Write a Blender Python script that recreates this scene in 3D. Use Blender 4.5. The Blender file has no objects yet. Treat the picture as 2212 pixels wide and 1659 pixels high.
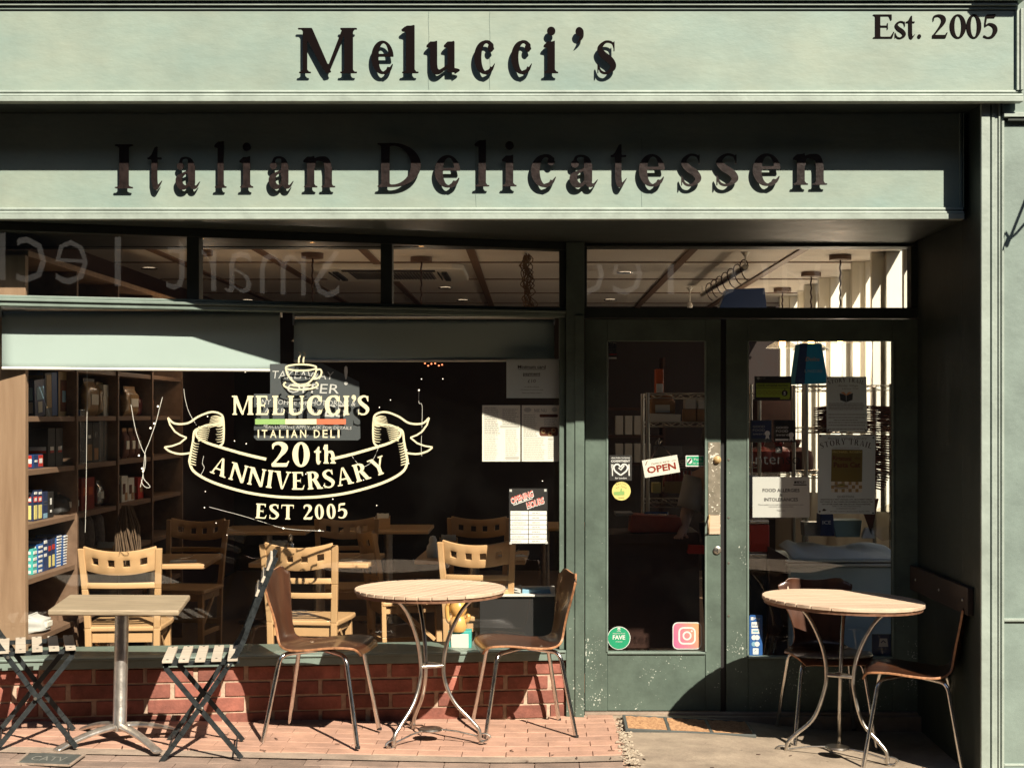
import bpy, bmesh, math, random
import numpy as np
from mathutils import Vector, Matrix
random.seed(7)
R = math.radians
PI = math.pi
scene = bpy.context.scene
COL = scene.collection

# ---------------------------------------------------------------- camera, light, exposure
F = 3200.0; CU = 1150.0; CV = 897.0; H = 1.6          # focal length and vanishing point in 2212x1659 pixels
cam = bpy.data.cameras.new("camera"); camo = bpy.data.objects.new("camera", cam); COL.objects.link(camo)
camo.location = (0, 0, H); camo.rotation_euler = (R(90), 0, 0)
cam.sensor_width = 36; cam.lens = F / 2212 * 36
cam.shift_x = -(CU - 1106) / 2212; cam.shift_y = (CV - 829.5) / 2212
cam.clip_start = 0.05; cam.clip_end = 400
scene.camera = camo
KZ, KX = 1.03, 0.57                                    # sun: drop and left shift per metre of depth
sun_dir = Vector((KX, -1, KZ)).normalized()            # towards the sun
elev = math.asin(sun_dir.z); azim = math.atan2(sun_dir.x, sun_dir.y)
w = bpy.data.worlds.new("World"); scene.world = w; w.use_nodes = True
nt = w.node_tree; bg = nt.nodes["Background"]
sky = nt.nodes.new("ShaderNodeTexSky"); sky.sky_type = 'NISHITA'; sky.sun_disc = False
sky.sun_elevation = elev; sky.sun_rotation = azim
nt.links.new(sky.outputs[0], bg.inputs[0]); bg.inputs[1].default_value = 0.05
sl = bpy.data.lights.new("sun", 'SUN'); sl.energy = 5.0; sl.angle = R(0.5); sl.color = (1, 0.90, 0.75)
so = bpy.data.objects.new("sun", sl); COL.objects.link(so); so.location = (6, -6, 12)
so.rotation_euler = sun_dir.to_track_quat('Z', 'Y').to_euler()
vs = scene.view_settings; vs.view_transform = 'Standard'; vs.look = 'None'; vs.gamma = 1; vs.exposure = 0.86
cy = scene.cycles
cy.max_bounces = 7; cy.diffuse_bounces = 1; cy.glossy_bounces = 4; cy.transparent_max_bounces = 12
cy.transmission_bounces = 4; cy.caustics_reflective = False; cy.caustics_refractive = False
cy.sample_clamp_indirect = 3.0
try:
    cy.use_denoising = True; cy.denoiser = 'OPENIMAGEDENOISE'
except Exception: pass

# ---------------------------------------------------------------- helpers
def P(u, v, d): return Vector(((u - CU) / F * d, d, H + (CV - v) / F * d))
def XW(u, d): return (u - CU) / F * d
def ZW(v, d): return H + (CV - v) / F * d
WS, WX, WY = 0.312, -1.683, 7.305                       # window line: y = WY + WS*(x - WX)
def wy(x): return WY + WS * (x - WX)
WN = Vector((WS, -1, 0)).normalized()
class Plane:
    def __init__(s, p, n): s.p = Vector(p); s.n = Vector(n).normalized()
    def at(s, u, v, off=0.0):                          # point where the sight line meets the plane, off metres towards the street
        dr = Vector(((u - CU) / F, 1, (CV - v) / F)); o = Vector((0, 0, H))
        p0 = s.p + s.n * off
        t = (p0 - o).dot(s.n) / dr.dot(s.n)
        return o + dr * t
DOORY = 7.95
WIN = Plane((WX, WY + 0.05, 0), WN)                    # window glass
DOORG = Plane((0, DOORY + 0.03, 0), (0, -1, 0))        # door and side glass
def zg(x):                                             # the pavement climbs to the left
    if x > .7: return -.040 * (1 - math.cos(PI * min(1, (x - .7) / 1.1)))
    return 0.057 * (-x if x < -0.4 else (0.4 - x) ** 2 / 1.6 if x < 0.4 else 0)

MATS = {}
def mat(name, c=(.5, .5, .5), rough=.6, metal=0, var=0.0, vs_=6, bump=0, bs=40, alpha=None, emit=None, es=1,
        stretch=None, c2=None, coat=0, spec=.5, speck=None, isl=0, trans=0, detail=6, stain=None, thin=0):
    if name in MATS: return MATS[name]
    m = bpy.data.materials.new(name); m.use_nodes = True; MATS[name] = m
    n = m.node_tree; b = n.nodes["Principled BSDF"]
    b.inputs["Base Color"].default_value = (*c, 1); b.inputs["Roughness"].default_value = rough
    b.inputs["Metallic"].default_value = metal; b.inputs["Specular IOR Level"].default_value = spec
    if coat: b.inputs["Coat Weight"].default_value = coat; b.inputs["Coat Roughness"].default_value = .08
    if trans: b.inputs["Transmission Weight"].default_value = trans
    if emit: b.inputs["Emission Color"].default_value = (*emit, 1); b.inputs["Emission Strength"].default_value = es
    L = n.links.new
    tc = n.nodes.new("ShaderNodeTexCoord"); mp = n.nodes.new("ShaderNodeMapping"); L(tc.outputs["Object"], mp.inputs[0])
    if stretch: mp.inputs["Scale"].default_value = stretch
    col = None
    if c2 or var:
        no = n.nodes.new("ShaderNodeTexNoise"); no.inputs["Scale"].default_value = vs_; no.inputs["Detail"].default_value = detail
        no.inputs["Roughness"].default_value = .62; L(mp.outputs[0], no.inputs[0])
        rp = n.nodes.new("ShaderNodeValToRGB"); L(no.outputs[0], rp.inputs[0])
        rp.color_ramp.elements[0].position = .30; rp.color_ramp.elements[1].position = .70
        a = c2 if c2 else tuple(max(0, x * (1 - var)) for x in c); bb = c if c2 else tuple(min(1, x * (1 + var)) for x in c)
        rp.color_ramp.elements[0].color = (*a, 1); rp.color_ramp.elements[1].color = (*bb, 1)
        col = rp.outputs[0]
        mr = n.nodes.new("ShaderNodeMapRange"); L(no.outputs[0], mr.inputs[0]); mr.inputs[3].default_value = max(.03, rough - .1); mr.inputs[4].default_value = min(1, rough + .12)
        L(mr.outputs[0], b.inputs["Roughness"])
    if isl:
        g = n.nodes.new("ShaderNodeNewGeometry"); hs = n.nodes.new("ShaderNodeHueSaturation")
        mr = n.nodes.new("ShaderNodeMapRange"); L(g.outputs["Random Per Island"], mr.inputs[0]); mr.inputs[3].default_value = 1 - isl; mr.inputs[4].default_value = 1 + isl
        L(mr.outputs[0], hs.inputs["Value"])
        if col: L(col, hs.inputs["Color"])
        else: hs.inputs["Color"].default_value = (*c, 1)
        col = hs.outputs[0]
    if speck:                                          # chips and splashes: (colour, scale, threshold)
        sc_, th = speck[1], speck[2]
        n2 = n.nodes.new("ShaderNodeTexNoise"); n2.inputs["Scale"].default_value = sc_; n2.inputs["Detail"].default_value = 3
        L(tc.outputs["Object"], n2.inputs[0])
        n3 = n.nodes.new("ShaderNodeTexNoise"); n3.inputs["Scale"].default_value = sc_ * .06; L(tc.outputs["Object"], n3.inputs[0])
        ad = n.nodes.new("ShaderNodeMath"); ad.operation = 'MULTIPLY_ADD'; L(n3.outputs[0], ad.inputs[0]); ad.inputs[1].default_value = .5; L(n2.outputs[0], ad.inputs[2])
        if len(speck) > 3:                             # more chips low down, where feet and hands reach
            sz = n.nodes.new("ShaderNodeSeparateXYZ"); L(tc.outputs["Object"], sz.inputs[0]); a2 = n.nodes.new("ShaderNodeMath"); a2.operation = 'MULTIPLY_ADD'
            L(sz.outputs[2], a2.inputs[0]); a2.inputs[1].default_value = -speck[3]; L(ad.outputs[0], a2.inputs[2]); ad = a2
        r3 = n.nodes.new("ShaderNodeValToRGB"); L(ad.outputs[0], r3.inputs[0]); r3.color_ramp.elements[0].position = th; r3.color_ramp.elements[1].position = th + .02
        mx = n.nodes.new("ShaderNodeMix"); mx.data_type = 'RGBA'; L(r3.outputs[0], mx.inputs[0])
        if col: L(col, mx.inputs[6])
        else: mx.inputs[6].default_value = (*c, 1)
        mx.inputs[7].default_value = (*speck[0], 1); col = mx.outputs[2]
    if stain:                                          # grime and water marks: (scale, darkest factor)
        n4 = n.nodes.new("ShaderNodeTexNoise"); n4.inputs["Scale"].default_value = stain[0]; n4.inputs["Detail"].default_value = 9; n4.inputs["Roughness"].default_value = .7
        L(tc.outputs["Object"], n4.inputs[0]); r4 = n.nodes.new("ShaderNodeMapRange"); L(n4.outputs[0], r4.inputs[0])
        r4.inputs[1].default_value = .38; r4.inputs[2].default_value = .60; r4.inputs[3].default_value = stain[1]; r4.inputs[4].default_value = 1.0
        m4 = n.nodes.new("ShaderNodeMix"); m4.data_type = 'RGBA'; m4.blend_type = 'MULTIPLY'; m4.inputs[0].default_value = 1
        if col: L(col, m4.inputs[6])
        else: m4.inputs[6].default_value = (*c, 1)
        L(r4.outputs[0], m4.inputs[7]); col = m4.outputs[2]
    if col: L(col, b.inputs["Base Color"])
    if thin:                                           # paper and cloth let some light through
        ts = n.nodes.new("ShaderNodeBsdfTranslucent"); ts.inputs[0].default_value = (*c, 1); ms = n.nodes.new("ShaderNodeMixShader"); ms.inputs[0].default_value = thin
        L(b.outputs[0], ms.inputs[1]); L(ts.outputs[0], ms.inputs[2]); L(ms.outputs[0], n.nodes["Material Output"].inputs[0])
    if bump:
        nb = n.nodes.new("ShaderNodeTexNoise"); nb.inputs["Scale"].default_value = bs; nb.inputs["Detail"].default_value = 5
        L(mp.outputs[0], nb.inputs[0]); bp = n.nodes.new("ShaderNodeBump"); bp.inputs["Strength"].default_value = bump; bp.inputs["Distance"].default_value = .004
        L(nb.outputs[0], bp.inputs["Height"]); L(bp.outputs[0], b.inputs["Normal"])
    return m

def glassmat(name="window_glass", tint=(.985, .99, .98), ior=1.55, dirt=.0012):
    m = bpy.data.materials.new(name); m.use_nodes = True; n = m.node_tree; n.nodes.clear(); L = n.links.new
    o = n.nodes.new("ShaderNodeOutputMaterial"); mx = n.nodes.new("ShaderNodeMixShader"); fr = n.nodes.new("ShaderNodeFresnel")
    ge = n.nodes.new("ShaderNodeNewGeometry"); io = n.nodes.new("ShaderNodeMapRange"); L(ge.outputs["Backfacing"], io.inputs[0]); io.inputs[3].default_value = ior; io.inputs[4].default_value = 1 / ior; L(io.outputs[0], fr.inputs[0])   # same reflection from both faces of the sheet
    t = n.nodes.new("ShaderNodeBsdfTransparent"); t.inputs[0].default_value = (*tint, 1)
    g = n.nodes.new("ShaderNodeBsdfGlossy"); g.inputs["Roughness"].default_value = .004
    L(fr.outputs[0], mx.inputs[0]); L(t.outputs[0], mx.inputs[1]); L(g.outputs[0], mx.inputs[2])
    df = n.nodes.new("ShaderNodeBsdfDiffuse"); df.inputs[0].default_value = (.6, .57, .5, 1)
    tc = n.nodes.new("ShaderNodeTexCoord"); no = n.nodes.new("ShaderNodeTexNoise"); no.inputs["Scale"].default_value = 3; no.inputs["Detail"].default_value = 8; L(tc.outputs["Object"], no.inputs[0])
    mr = n.nodes.new("ShaderNodeMapRange"); L(no.outputs[0], mr.inputs[0]); mr.inputs[1].default_value = .5; mr.inputs[2].default_value = .8; mr.inputs[3].default_value = dirt * .3; mr.inputs[4].default_value = dirt * 3
    m2 = n.nodes.new("ShaderNodeMixShader"); L(mr.outputs[0], m2.inputs[0]); L(mx.outputs[0], m2.inputs[1]); L(df.outputs[0], m2.inputs[2])
    L(m2.outputs[0], o.inputs[0]); MATS[name] = m
    return m

def woodmat(name, c1, c2, axis='X', rough=.5, scale=1.0, coat=0, bump=.15, isl=0):
    if name in MATS: return MATS[name]
    st = {'X': (1.2, 14, 14), 'Y': (14, 1.2, 14), 'Z': (14, 14, 1.2)}[axis]
    st = tuple(s * scale for s in st)
    m = mat(name, c1, rough, c2=c2, vs_=1.6, stretch=st, coat=coat, bump=bump, bs=4, isl=isl, detail=7)
    return m

def link(o, parent=None):
    COL.objects.link(o)
    if parent: o.parent = parent
    return o
def tag(o, label=None, cat=None, group=None, kind=None):
    if label: o["label"] = label
    if cat: o["category"] = cat
    if group: o["group"] = group
    if kind: o["kind"] = kind
    return o
def empty(name, loc=(0, 0, 0), rz=0, label=None, cat=None, group=None):
    o = bpy.data.objects.new(name, None); o.location = loc; o.rotation_euler = (0, 0, rz); o.empty_display_size = .1
    link(o); return tag(o, label, cat, group)
def copy_tree(o, parent=None):
    c = o.copy(); COL.objects.link(c)
    if parent: c.parent = parent
    for ch in list(o.children): copy_tree(ch, c)
    return c

class MB:
    """collects shapes and links them as one mesh object"""
    def __init__(s): s.v = []; s.f = []; s.m = []; s.sm = []; s.mats = []
    def mi(s, m):
        if isinstance(m, str): m = MATS[m]
        if m not in s.mats: s.mats.append(m)
        return s.mats.index(m)
    def add(s, vs_, fs, m, smooth=False, M=None):
        k = len(s.v); i = s.mi(m)
        s.v += [tuple(M @ Vector(p)) if M else tuple(p) for p in vs_]
        for f in fs: s.f.append([k + j for j in f]); s.m.append(i); s.sm.append(smooth)
        return s
    def box(s, lo, hi, m, M=None):
        x0, y0, z0 = lo; x1, y1, z1 = hi
        v = [(x0, y0, z0), (x1, y0, z0), (x1, y1, z0), (x0, y1, z0), (x0, y0, z1), (x1, y0, z1), (x1, y1, z1), (x0, y1, z1)]
        return s.add(v, [(0, 3, 2, 1), (4, 5, 6, 7), (0, 1, 5, 4), (1, 2, 6, 5), (2, 3, 7, 6), (3, 0, 4, 7)], m, M=M)
    def hexa(s, b, t, m):                               # four base points, four top points, same order (counter-clockwise from above)
        return s.add(list(b) + list(t), [(0, 3, 2, 1), (4, 5, 6, 7), (0, 1, 5, 4), (1, 2, 6, 5), (2, 3, 7, 6), (3, 0, 4, 7)], m)
    def quad(s, pts, m): return s.add(pts, [tuple(range(len(pts)))], m)
    def tube(s, pts, r, m, seg=10, closed=False, caps=True, flat=None):
        pts = [Vector(p) for p in pts]; n = len(pts)
        rs = r if isinstance(r, (list, tuple)) else [r] * n
        T = []
        for i in range(n):
            a = pts[(i - 1) % n] if (closed or i) else pts[0]; b = pts[(i + 1) % n] if (closed or i < n - 1) else pts[-1]
            T.append((b - a).normalized())
        up = Vector((0, 0, 1)) if abs(T[0].z) < .9 else Vector((1, 0, 0))
        nrm = (up - T[0] * up.dot(T[0])).normalized(); V = []
        for i in range(n):
            nrm = (nrm - T[i] * nrm.dot(T[i])); nrm = nrm.normalized() if nrm.length > 1e-6 else T[i].orthogonal().normalized()
            bn = T[i].cross(nrm)
            for k in range(seg):
                a = 2 * PI * k / seg
                V.append(pts[i] + nrm * math.cos(a) * rs[i] * (flat or 1) + bn * math.sin(a) * rs[i])
        Fs = []
        for i in range(n if closed else n - 1):
            j = (i + 1) % n
            for k in range(seg):
                q = (k + 1) % seg; Fs.append((i * seg + k, i * seg + q, j * seg + q, j * seg + k))
        if caps and not closed:
            Fs.append(tuple(reversed(range(seg)))); Fs.append(tuple((n - 1) * seg + k for k in range(seg)))
        return s.add(V, Fs, m, smooth=True)
    def bar(s, a, b, w, t, m, up=(0, 1, 0)):            # flat bar: w across, t along 'up'
        a = Vector(a); b = Vector(b); d = (b - a).normalized(); up = Vector(up); n = (up - d * up.dot(d)).normalized(); c = d.cross(n)
        q = [(-w / 2, -t / 2), (w / 2, -t / 2), (w / 2, t / 2), (-w / 2, t / 2)]
        V = [a + c * x + n * y for x, y in q] + [b + c * x + n * y for x, y in q]
        return s.add(V, [(0, 1, 2, 3), (7, 6, 5, 4), (0, 4, 5, 1), (1, 5, 6, 2), (2, 6, 7, 3), (3, 7, 4, 0)], m)
    def lathe(s, prof, m, c=(0, 0, 0), seg=20, axis='Z'):
        V = []; Fs = []; c = Vector(c); n = len(prof)
        for r_, z in prof:
            for k in range(seg):
                a = 2 * PI * k / seg; x, y = r_ * math.cos(a), r_ * math.sin(a)
                V.append(c + (Vector((x, y, z)) if axis == 'Z' else Vector((x, z, y)) if axis == 'Y' else Vector((z, x, y))))
        for i in range(n - 1):
            for k in range(seg):
                q = (k + 1) % seg; Fs.append((i * seg + k, i * seg + q, (i + 1) * seg + q, (i + 1) * seg + k))
        Fs.append(tuple(reversed(range(seg)))); Fs.append(tuple((n - 1) * seg + k for k in range(seg)))
        return s.add(V, Fs, m, smooth=True)
    def prism(s, poly, h, m, M=None):                   # polygon in xy extruded 0..h in z
        n = len(poly); V = [(x, y, 0) for x, y in poly] + [(x, y, h) for x, y in poly]
        Fs = [tuple(reversed(range(n))), tuple(range(n, 2 * n))] + [(i, (i + 1) % n, n + (i + 1) % n, n + i) for i in range(n)]
        return s.add(V, Fs, m, M=M)
    def sweep(s, prof, x0, x1, m, fy=None):             # profile of (y,z) swept along x; fy(x) adds to y
        f = fy or (lambda x: 0); n = len(prof)
        V = [(x0, y + f(x0), z) for y, z in prof] + [(x1, y + f(x1), z) for y, z in prof]
        Fs = [tuple(range(n)), tuple(reversed(range(n, 2 * n)))] + [(i, n + i, n + (i + 1) % n, (i + 1) % n) for i in range(n)]
        return s.add(V, Fs, m)
    def grid(s, fn, nu, nv, m, skip=None, smooth=True):
        V = [fn(i / nu, j / nv) for j in range(nv + 1) for i in range(nu + 1)]
        Fs = [(j * (nu + 1) + i, j * (nu + 1) + i + 1, (j + 1) * (nu + 1) + i + 1, (j + 1) * (nu + 1) + i)
              for j in range(nv) for i in range(nu) if not (skip and skip(i, j))]
        return s.add(V, Fs, m, smooth=smooth)
    def build(s, name, parent=None, bevel=0, solid=0, seg=2, fix=True, sharp=True, sub=0):
        me = bpy.data.meshes.new(name); me.from_pydata([tuple(v) for v in s.v], [], s.f)
        for m in s.mats: me.materials.append(m)
        me.polygons.foreach_set("material_index", s.m); me.polygons.foreach_set("use_smooth", s.sm)
        if fix:
            bm = bmesh.new(); bm.from_mesh(me); bmesh.ops.recalc_face_normals(bm, faces=bm.faces); bm.to_mesh(me); bm.free()
        me.update()
        if sharp and any(s.sm): me.set_sharp_from_angle(angle=R(40))
        o = bpy.data.objects.new(name, me); link(o, parent)
        if solid:
            q = o.modifiers.new("thickness", 'SOLIDIFY'); q.thickness = solid; q.offset = 0
        if sub:
            q = o.modifiers.new("smooth", 'SUBSURF'); q.levels = q.render_levels = sub
        if bevel:
            q = o.modifiers.new("edge", 'BEVEL'); q.width = bevel; q.segments = seg; q.limit_method = 'ANGLE'; q.angle_limit = R(40)
        return o

def catmull(pts, n=8, closed=False):
    pts = [Vector(p) for p in pts]; out = []; N = len(pts)
    for i in range(N if closed else N - 1):
        g = (lambda k: pts[k % N]) if closed else (lambda k: pts[max(0, min(N - 1, k))])
        p0, p1, p2, p3 = g(i - 1), g(i), g(i + 1), g(i + 2)
        for k in range(n):
            t = k / n
            out.append(.5 * ((2 * p1) + (p2 - p0) * t + (2 * p0 - 5 * p1 + 4 * p2 - p3) * t * t + (3 * p1 - p0 - 3 * p2 + p3) * t ** 3))
    if not closed: out.append(pts[-1])
    return out
def fillet(pts, r, n=6):
    pts = [Vector(p) for p in pts]; out = [pts[0]]
    for i in range(1, len(pts) - 1):
        a = (pts[i - 1] - pts[i]); b = (pts[i + 1] - pts[i]); q = min(r, a.length * .45, b.length * .45)
        p0 = pts[i] + a.normalized() * q; p2 = pts[i] + b.normalized() * q
        for k in range(n + 1):
            t = k / n; out.append(p0 * (1 - t) ** 2 + pts[i] * 2 * t * (1 - t) + p2 * t * t)
    return out + [pts[-1]]

# ---------------------------------------------------------------- lettering
# serif letters: every glyph is a union of strokes, sampled as a distance field and contoured into one clean face set
ST = dict(S=.172, h=.058, sh=.036, so=.078, x=.70)
def _poly(*p): return ('p', [tuple(q) for q in p])
def _rect(a, b, c, d): return _poly((a, b), (c, b), (c, d), (a, d))
def _str(pts, w):                                       # round stroke along a smooth line with changing width
    c = catmull([(x, y, 0) for x, y in pts], 7)
    ww = catmull([(q, 0, 0) for q in w], 7)
    return ('s', [(p.x, p.y) for p in c], [max(.008, q.x / 2) for q in ww])
def _stem(x, y0, y1, t, bs=1, ts=1, S=None):
    S = S or t['S']; o = [_rect(x, y0, x + S, y1)]; so, sh = t['so'], t['sh']
    if bs: o += [_rect(x - so, y0, x + S + so, y0 + sh), _poly((x - so * .5, y0 + sh), (x, y0 + sh), (x, y0 + sh + so * .6)), _poly((x + S, y0 + sh), (x + S + so * .5, y0 + sh), (x + S, y0 + sh + so * .6))]
    if ts == 1: o += [_rect(x - so, y1 - sh, x + S + so, y1), _poly((x - so * .5, y1 - sh), (x, y1 - sh), (x, y1 - sh - so * .6)), _poly((x + S, y1 - sh), (x + S + so * .5, y1 - sh), (x + S, y1 - sh - so * .6))]
    if ts == 2: o += [_poly((x - so * 1.15, y1 - sh * 2.4), (x - so * 1.15, y1 - sh * 3.5), (x + .001, y1 - sh * 4), (x + .001, y1 - .002)), _poly((x, y1 - .03), (x + S, y1 - .03), (x + S, y1 + .02))]
    return o
def _ell(cx, cy_, rx, ry, n=40): return [(cx + rx * math.cos(2 * PI * k / n), cy_ + ry * math.sin(2 * PI * k / n)) for k in range(n)]
def _ring(cx, cy_, rx, ry, S, h, tilt=0, cut=None): return ('r', _ell(cx, cy_, rx, ry), _ell(cx + tilt, cy_, rx - S, ry - h), cut or [])
def _dot(cx, cy_, r_): return ('s', [(cx, cy_), (cx + .001, cy_)], [r_, r_])
def glyph(ch, t):
    S, h, sh, so, x = t['S'], t['h'], t['sh'], t['so'], t['x']
    G = {}
    if ch == 'M': return 1.22, _stem(.12, 0, 1, t, 1, 0, S=h * 1.5) + [_rect(.02, 1 - sh, .2, 1), _poly((.08, 1), (.3, 1), (.68, .02), (.58, .0), (.5, .12)), _poly((.56, .0), (.62, 0), (.99, 1), (.9, 1))] + _stem(.93, 0, 1, t)
    if ch == 'e': return .70, [_ring(.36, x / 2, .33, x / 2 + .02, S * 1.05, h, 0.03, [('-', [(.4, .17), (.9, .06), (.9, x * .52), (.4, x * .52)])]), _rect(.12, x * .52, .655, x * .52 + h * 1.1), _str([(.45, .02), (.58, .09), (.665, .21)], [h * 1.6, h * 1.3, .02])]
    if ch == 'l': return .40, _stem(.13, 0, 1.05, t, 1, 2)
    if ch == 'u': return .84, _stem(.1, .15, x, t, 0, 2) + _stem(.52, 0.02, x, t, 0, 2) + [_str([(.1 + S / 2, .2), (.13 + S / 2, .07), (.33, .035), (.52, .16)], [S, S * .95, h * 1.6, h]), _poly((.52 + S, 0), (.52 + S, .12), (.52 + S + so * 1.6, .09), (.52 + S + so * 1.6, .055), (.52 + S, -.02))]
    if ch == 'c': return .66, [_ring(.36, x / 2, .33, x / 2 + .02, S * 1.05, h, 0.04, [('-', [(.42, .18), (.95, .03), (.95, x * .9), (.42, x * .66)])]), _dot(.53, x * .80, S * .52), _str([(.36, x - .0), (.48, x * .98), (.58, x * .88)], [h, h * 1.2, h * 1.4]), _str([(.4, .015), (.55, .08), (.65, .21)], [h * 1.6, h * 1.3, .02])]
    if ch == 'i': return .38, _stem(.12, 0, x, t, 1, 2) + [_dot(.12 + S / 2, .93, S * .56)]
    if ch in "'’": return .30, [_dot(.16, .92, S * .58), _str([(.22, .93), (.22, .80), (.1, .66)], [S * .6, S * .5, .015])]
    if ch == 's': return .54, [_str([(.46, .56), (.42, x - .03), (.25, x - .01), (.11, x * .78), (.2, x * .58), (.38, x * .40), (.45, x * .2), (.3, .01), (.14, .04), (.07, .2)], [.02, h * .9, h, S * .72, S * .95, S * .95, S * .8, h, h, .02]), _poly((.46, x + .01), (.485, x + .01), (.485, .48), (.455, .48)), _poly((.05, .23), (.075, .23), (.075, -.01), (.05, -.01))]
    if ch == 'I': return .44, _stem(.14, 0, 1, t)
    if ch == 't': return .50, [_rect(.12, .16, .12 + S, x), _poly((.12, x), (.12 + S, x), (.12 + S, .95), (.1 + S * .7, .93), (.12, x + .06), (.02, x - .02)), _rect(.0, x - sh * 1.3, .42, x), _str([(.12 + S / 2, .2), (.15 + S / 2, .05), (.3, .03), (.43, .17)], [S, S * .9, h * 1.3, .015])]
    if ch == 'a': return .68, [_str([(.12, .50), (.16, .66), (.32, .68), (.40, .55), (.40, .3)], [S * .5, h, h * .9, S * .9, S]), _dot(.125, .5, S * .5), _rect(.33, .1, .33 + S, .5), _str([(.40, .40), (.2, .32), (.09, .2), (.14, .05), (.28, .03), (.38, .16)], [h, h * 1.2, S * .95, S * .9, h * 1.3, h]), _str([(.33 + S / 2, .14), (.35 + S / 2, .04), (.53, .03), (.63, .16)], [S, S * .7, h, .012])]
    if ch in 'nh':
        tp = 1.05 if ch == 'h' else x
        return .84, _stem(.1, 0, tp, t, 1, 2) + _stem(.52, 0, x * .6, t, 1, 0) + [_str([(.1 + S, x * .66), (.3, x * .9), (.45, x - .055), (.56, x * .86), (.52 + S / 2, x * .6), (.52 + S / 2, x * .5)], [h * .7, h * 1.1, S * .7, S * .9, S, S])]
    if ch == 'D': return 1.0, _stem(.12, 0, 1, t) + [('r', _ell(.36, .5, .56, .5), _ell(.34, .5, .56 - S * 1.05, .5 - h), [('-', [(-1, -1), (.2, -1), (.2, 2), (-1, 2)])]), _rect(.1, 0, .38, h), _rect(.1, 1 - h, .38, 1)]
    if ch == 'E': return .84, _stem(.12, 0, 1, t) + [_rect(.2, 0, .7, h), _rect(.2, 1 - h, .66, 1), _rect(.2, .5 - h / 2, .54, .5 + h / 2), _poly((.7, 0), (.77, .27), (.74, .27), (.6, 0)), _poly((.68, 1), (.68, .76), (.65, .76), (.56, 1)), _poly((.52, .64), (.55, .64), (.55, .36), (.52, .36))]
    if ch == '.': return .30, [_dot(.13, .075, .085)]
    if ch == '2': return .66, [_str([(.09, .72), (.12, .9), (.3, .96), (.46, .86), (.47, .68), (.3, .4), (.08, .09)], [.03, h * 1.2, h * 1.6, S, S * .95, S * .5, h]), _rect(.05, 0, .56, .1 + h * .6), _poly((.52, 0), (.56, 0), (.64, .24), (.6, .24), (.5, .08))]
    if ch == '0': return .70, [_ring(.34, .5, .29, .51, S * .95, h)]
    if ch == '5': return .64, [_poly((.16, 1), (.52, 1.02), (.48, .86), (.15, .86)), _str([(.15, .92), (.1, .6), (.1, .5)], [h * 1.3, h, h * .8]), _str([(.1, .5), (.26, .6), (.46, .5), (.5, .3), (.38, .08), (.2, .02), (.06, .08)], [h * .8, h * 1.4, S * .9, S, S * .7, h, S * .45])]
    if ch == 'A': return .98, [_poly((.44, 1), (.56, 1), (.9, 0), (.9 - S * 1.15, 0)), _poly((.42, .96), (.48, 1), (.2, 0), (.2 - h * 1.2, 0)), _rect(.26, .3, .7, .3 + h), _rect(.04, 0, .32, sh), _rect(.62, 0, .98, sh)]
    if ch == 'N': return 1.02, _stem(.14, 0, 1, t, 1, 0, S=h * 1.5) + _stem(.82, 0.04, 1, t, 0, 1, S=h * 1.5) + [_poly((.06, 1), (.06 + S * 1.3, 1), (.82 + h * 1.5, 0), (.80, -.02)), _rect(.02, 1 - sh, .2, 1)]
    if ch == 'V': return .96, [_poly((.1, 1), (.1 + S * 1.15, 1), (.55, 0), (.44, 0)), _poly((.78, 1), (.78 + h * 1.2, 1), (.55, 0), (.5, .04)), _rect(.0, 1 - sh, .36, 1), _rect(.66, 1 - sh, .96, 1)]
    if ch == 'R': return .92, _stem(.12, 0, 1, t) + [('r', _ell(.38, .745, .34, .255), _ell(.36, .745, .34 - S, .255 - h), [('-', [(-1, -1), (.2, -1), (.2, 2), (-1, 2)])]), _rect(.2, 1 - h, .42, 1), _rect(.2, .49, .42, .49 + h), _poly((.38, .5), (.38 + S * 1.1, .52), (.88, 0), (.88 - S * 1.2, 0)), _rect(.6, 0, .93, sh)]
    if ch == 'S': return .70, [_str([(.55, .74), (.5, .93), (.32, .965), (.13, .84), (.18, .64), (.42, .45), (.56, .28), (.46, .07), (.26, .03), (.08, .1)], [.02, h, h * 1.2, S * .9, S, S * 1.05, S * .95, S * .5, h, h]), _poly((.56, 1), (.6, 1), (.6, .7), (.56, .7)), _poly((.05, .0), (.09, 0), (.09, .3), (.05, .3))]
    if ch == 'Y': return .94, _stem(.4, 0, .46, t, 1, 0) + [_poly((.1, 1), (.1 + S * 1.1, 1), (.4 + S, .44), (.4, .44)), _poly((.78, 1), (.78 + h * 1.3, 1), (.4 + S, .44), (.4 + S * .5, .44)), _rect(.0, 1 - sh, .34, 1), _rect(.64, 1 - sh, .94, 1)]
    if ch == 'L': return .80, _stem(.12, 0, 1, t) + [_rect(.2, 0, .68, h), _poly((.68, 0), (.75, .3), (.72, .3), (.58, 0))]
    if ch == 'U': return 1.0, _stem(.12, .3, 1, t, 0, 1) + _stem(.76, .3, 1, t, 0, 1, S=h * 1.4) + [_str([(.12 + S / 2, .34), (.16 + S / 2, .12), (.46, .04), (.74, .14), (.76 + h * .7, .36)], [S, S * .95, S * .6, h * 1.5, h * 1.4])]
    if ch == 'C': return .92, [_ring(.48, .5, .44, .515, S * 1.1, h, .03, [('-', [(.6, .3), (1.2, .12), (1.2, .86), (.6, .66)])]), _rect(.82, .66, .86, 1), _str([(.6, .985), (.76, .93), (.84, .72)], [h, h, .02]), _str([(.6, .02), (.78, .1), (.88, .3)], [h, h, .02])]
    if ch == 'T': return .90, _stem(.36, 0, 1, t, 1, 0) + [_rect(.05, 1 - h, .83, 1), _poly((.04, 1), (.1, 1), (.07, .72), (.04, .72)), _poly((.84, 1), (.78, 1), (.81, .72), (.84, .72))]
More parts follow.
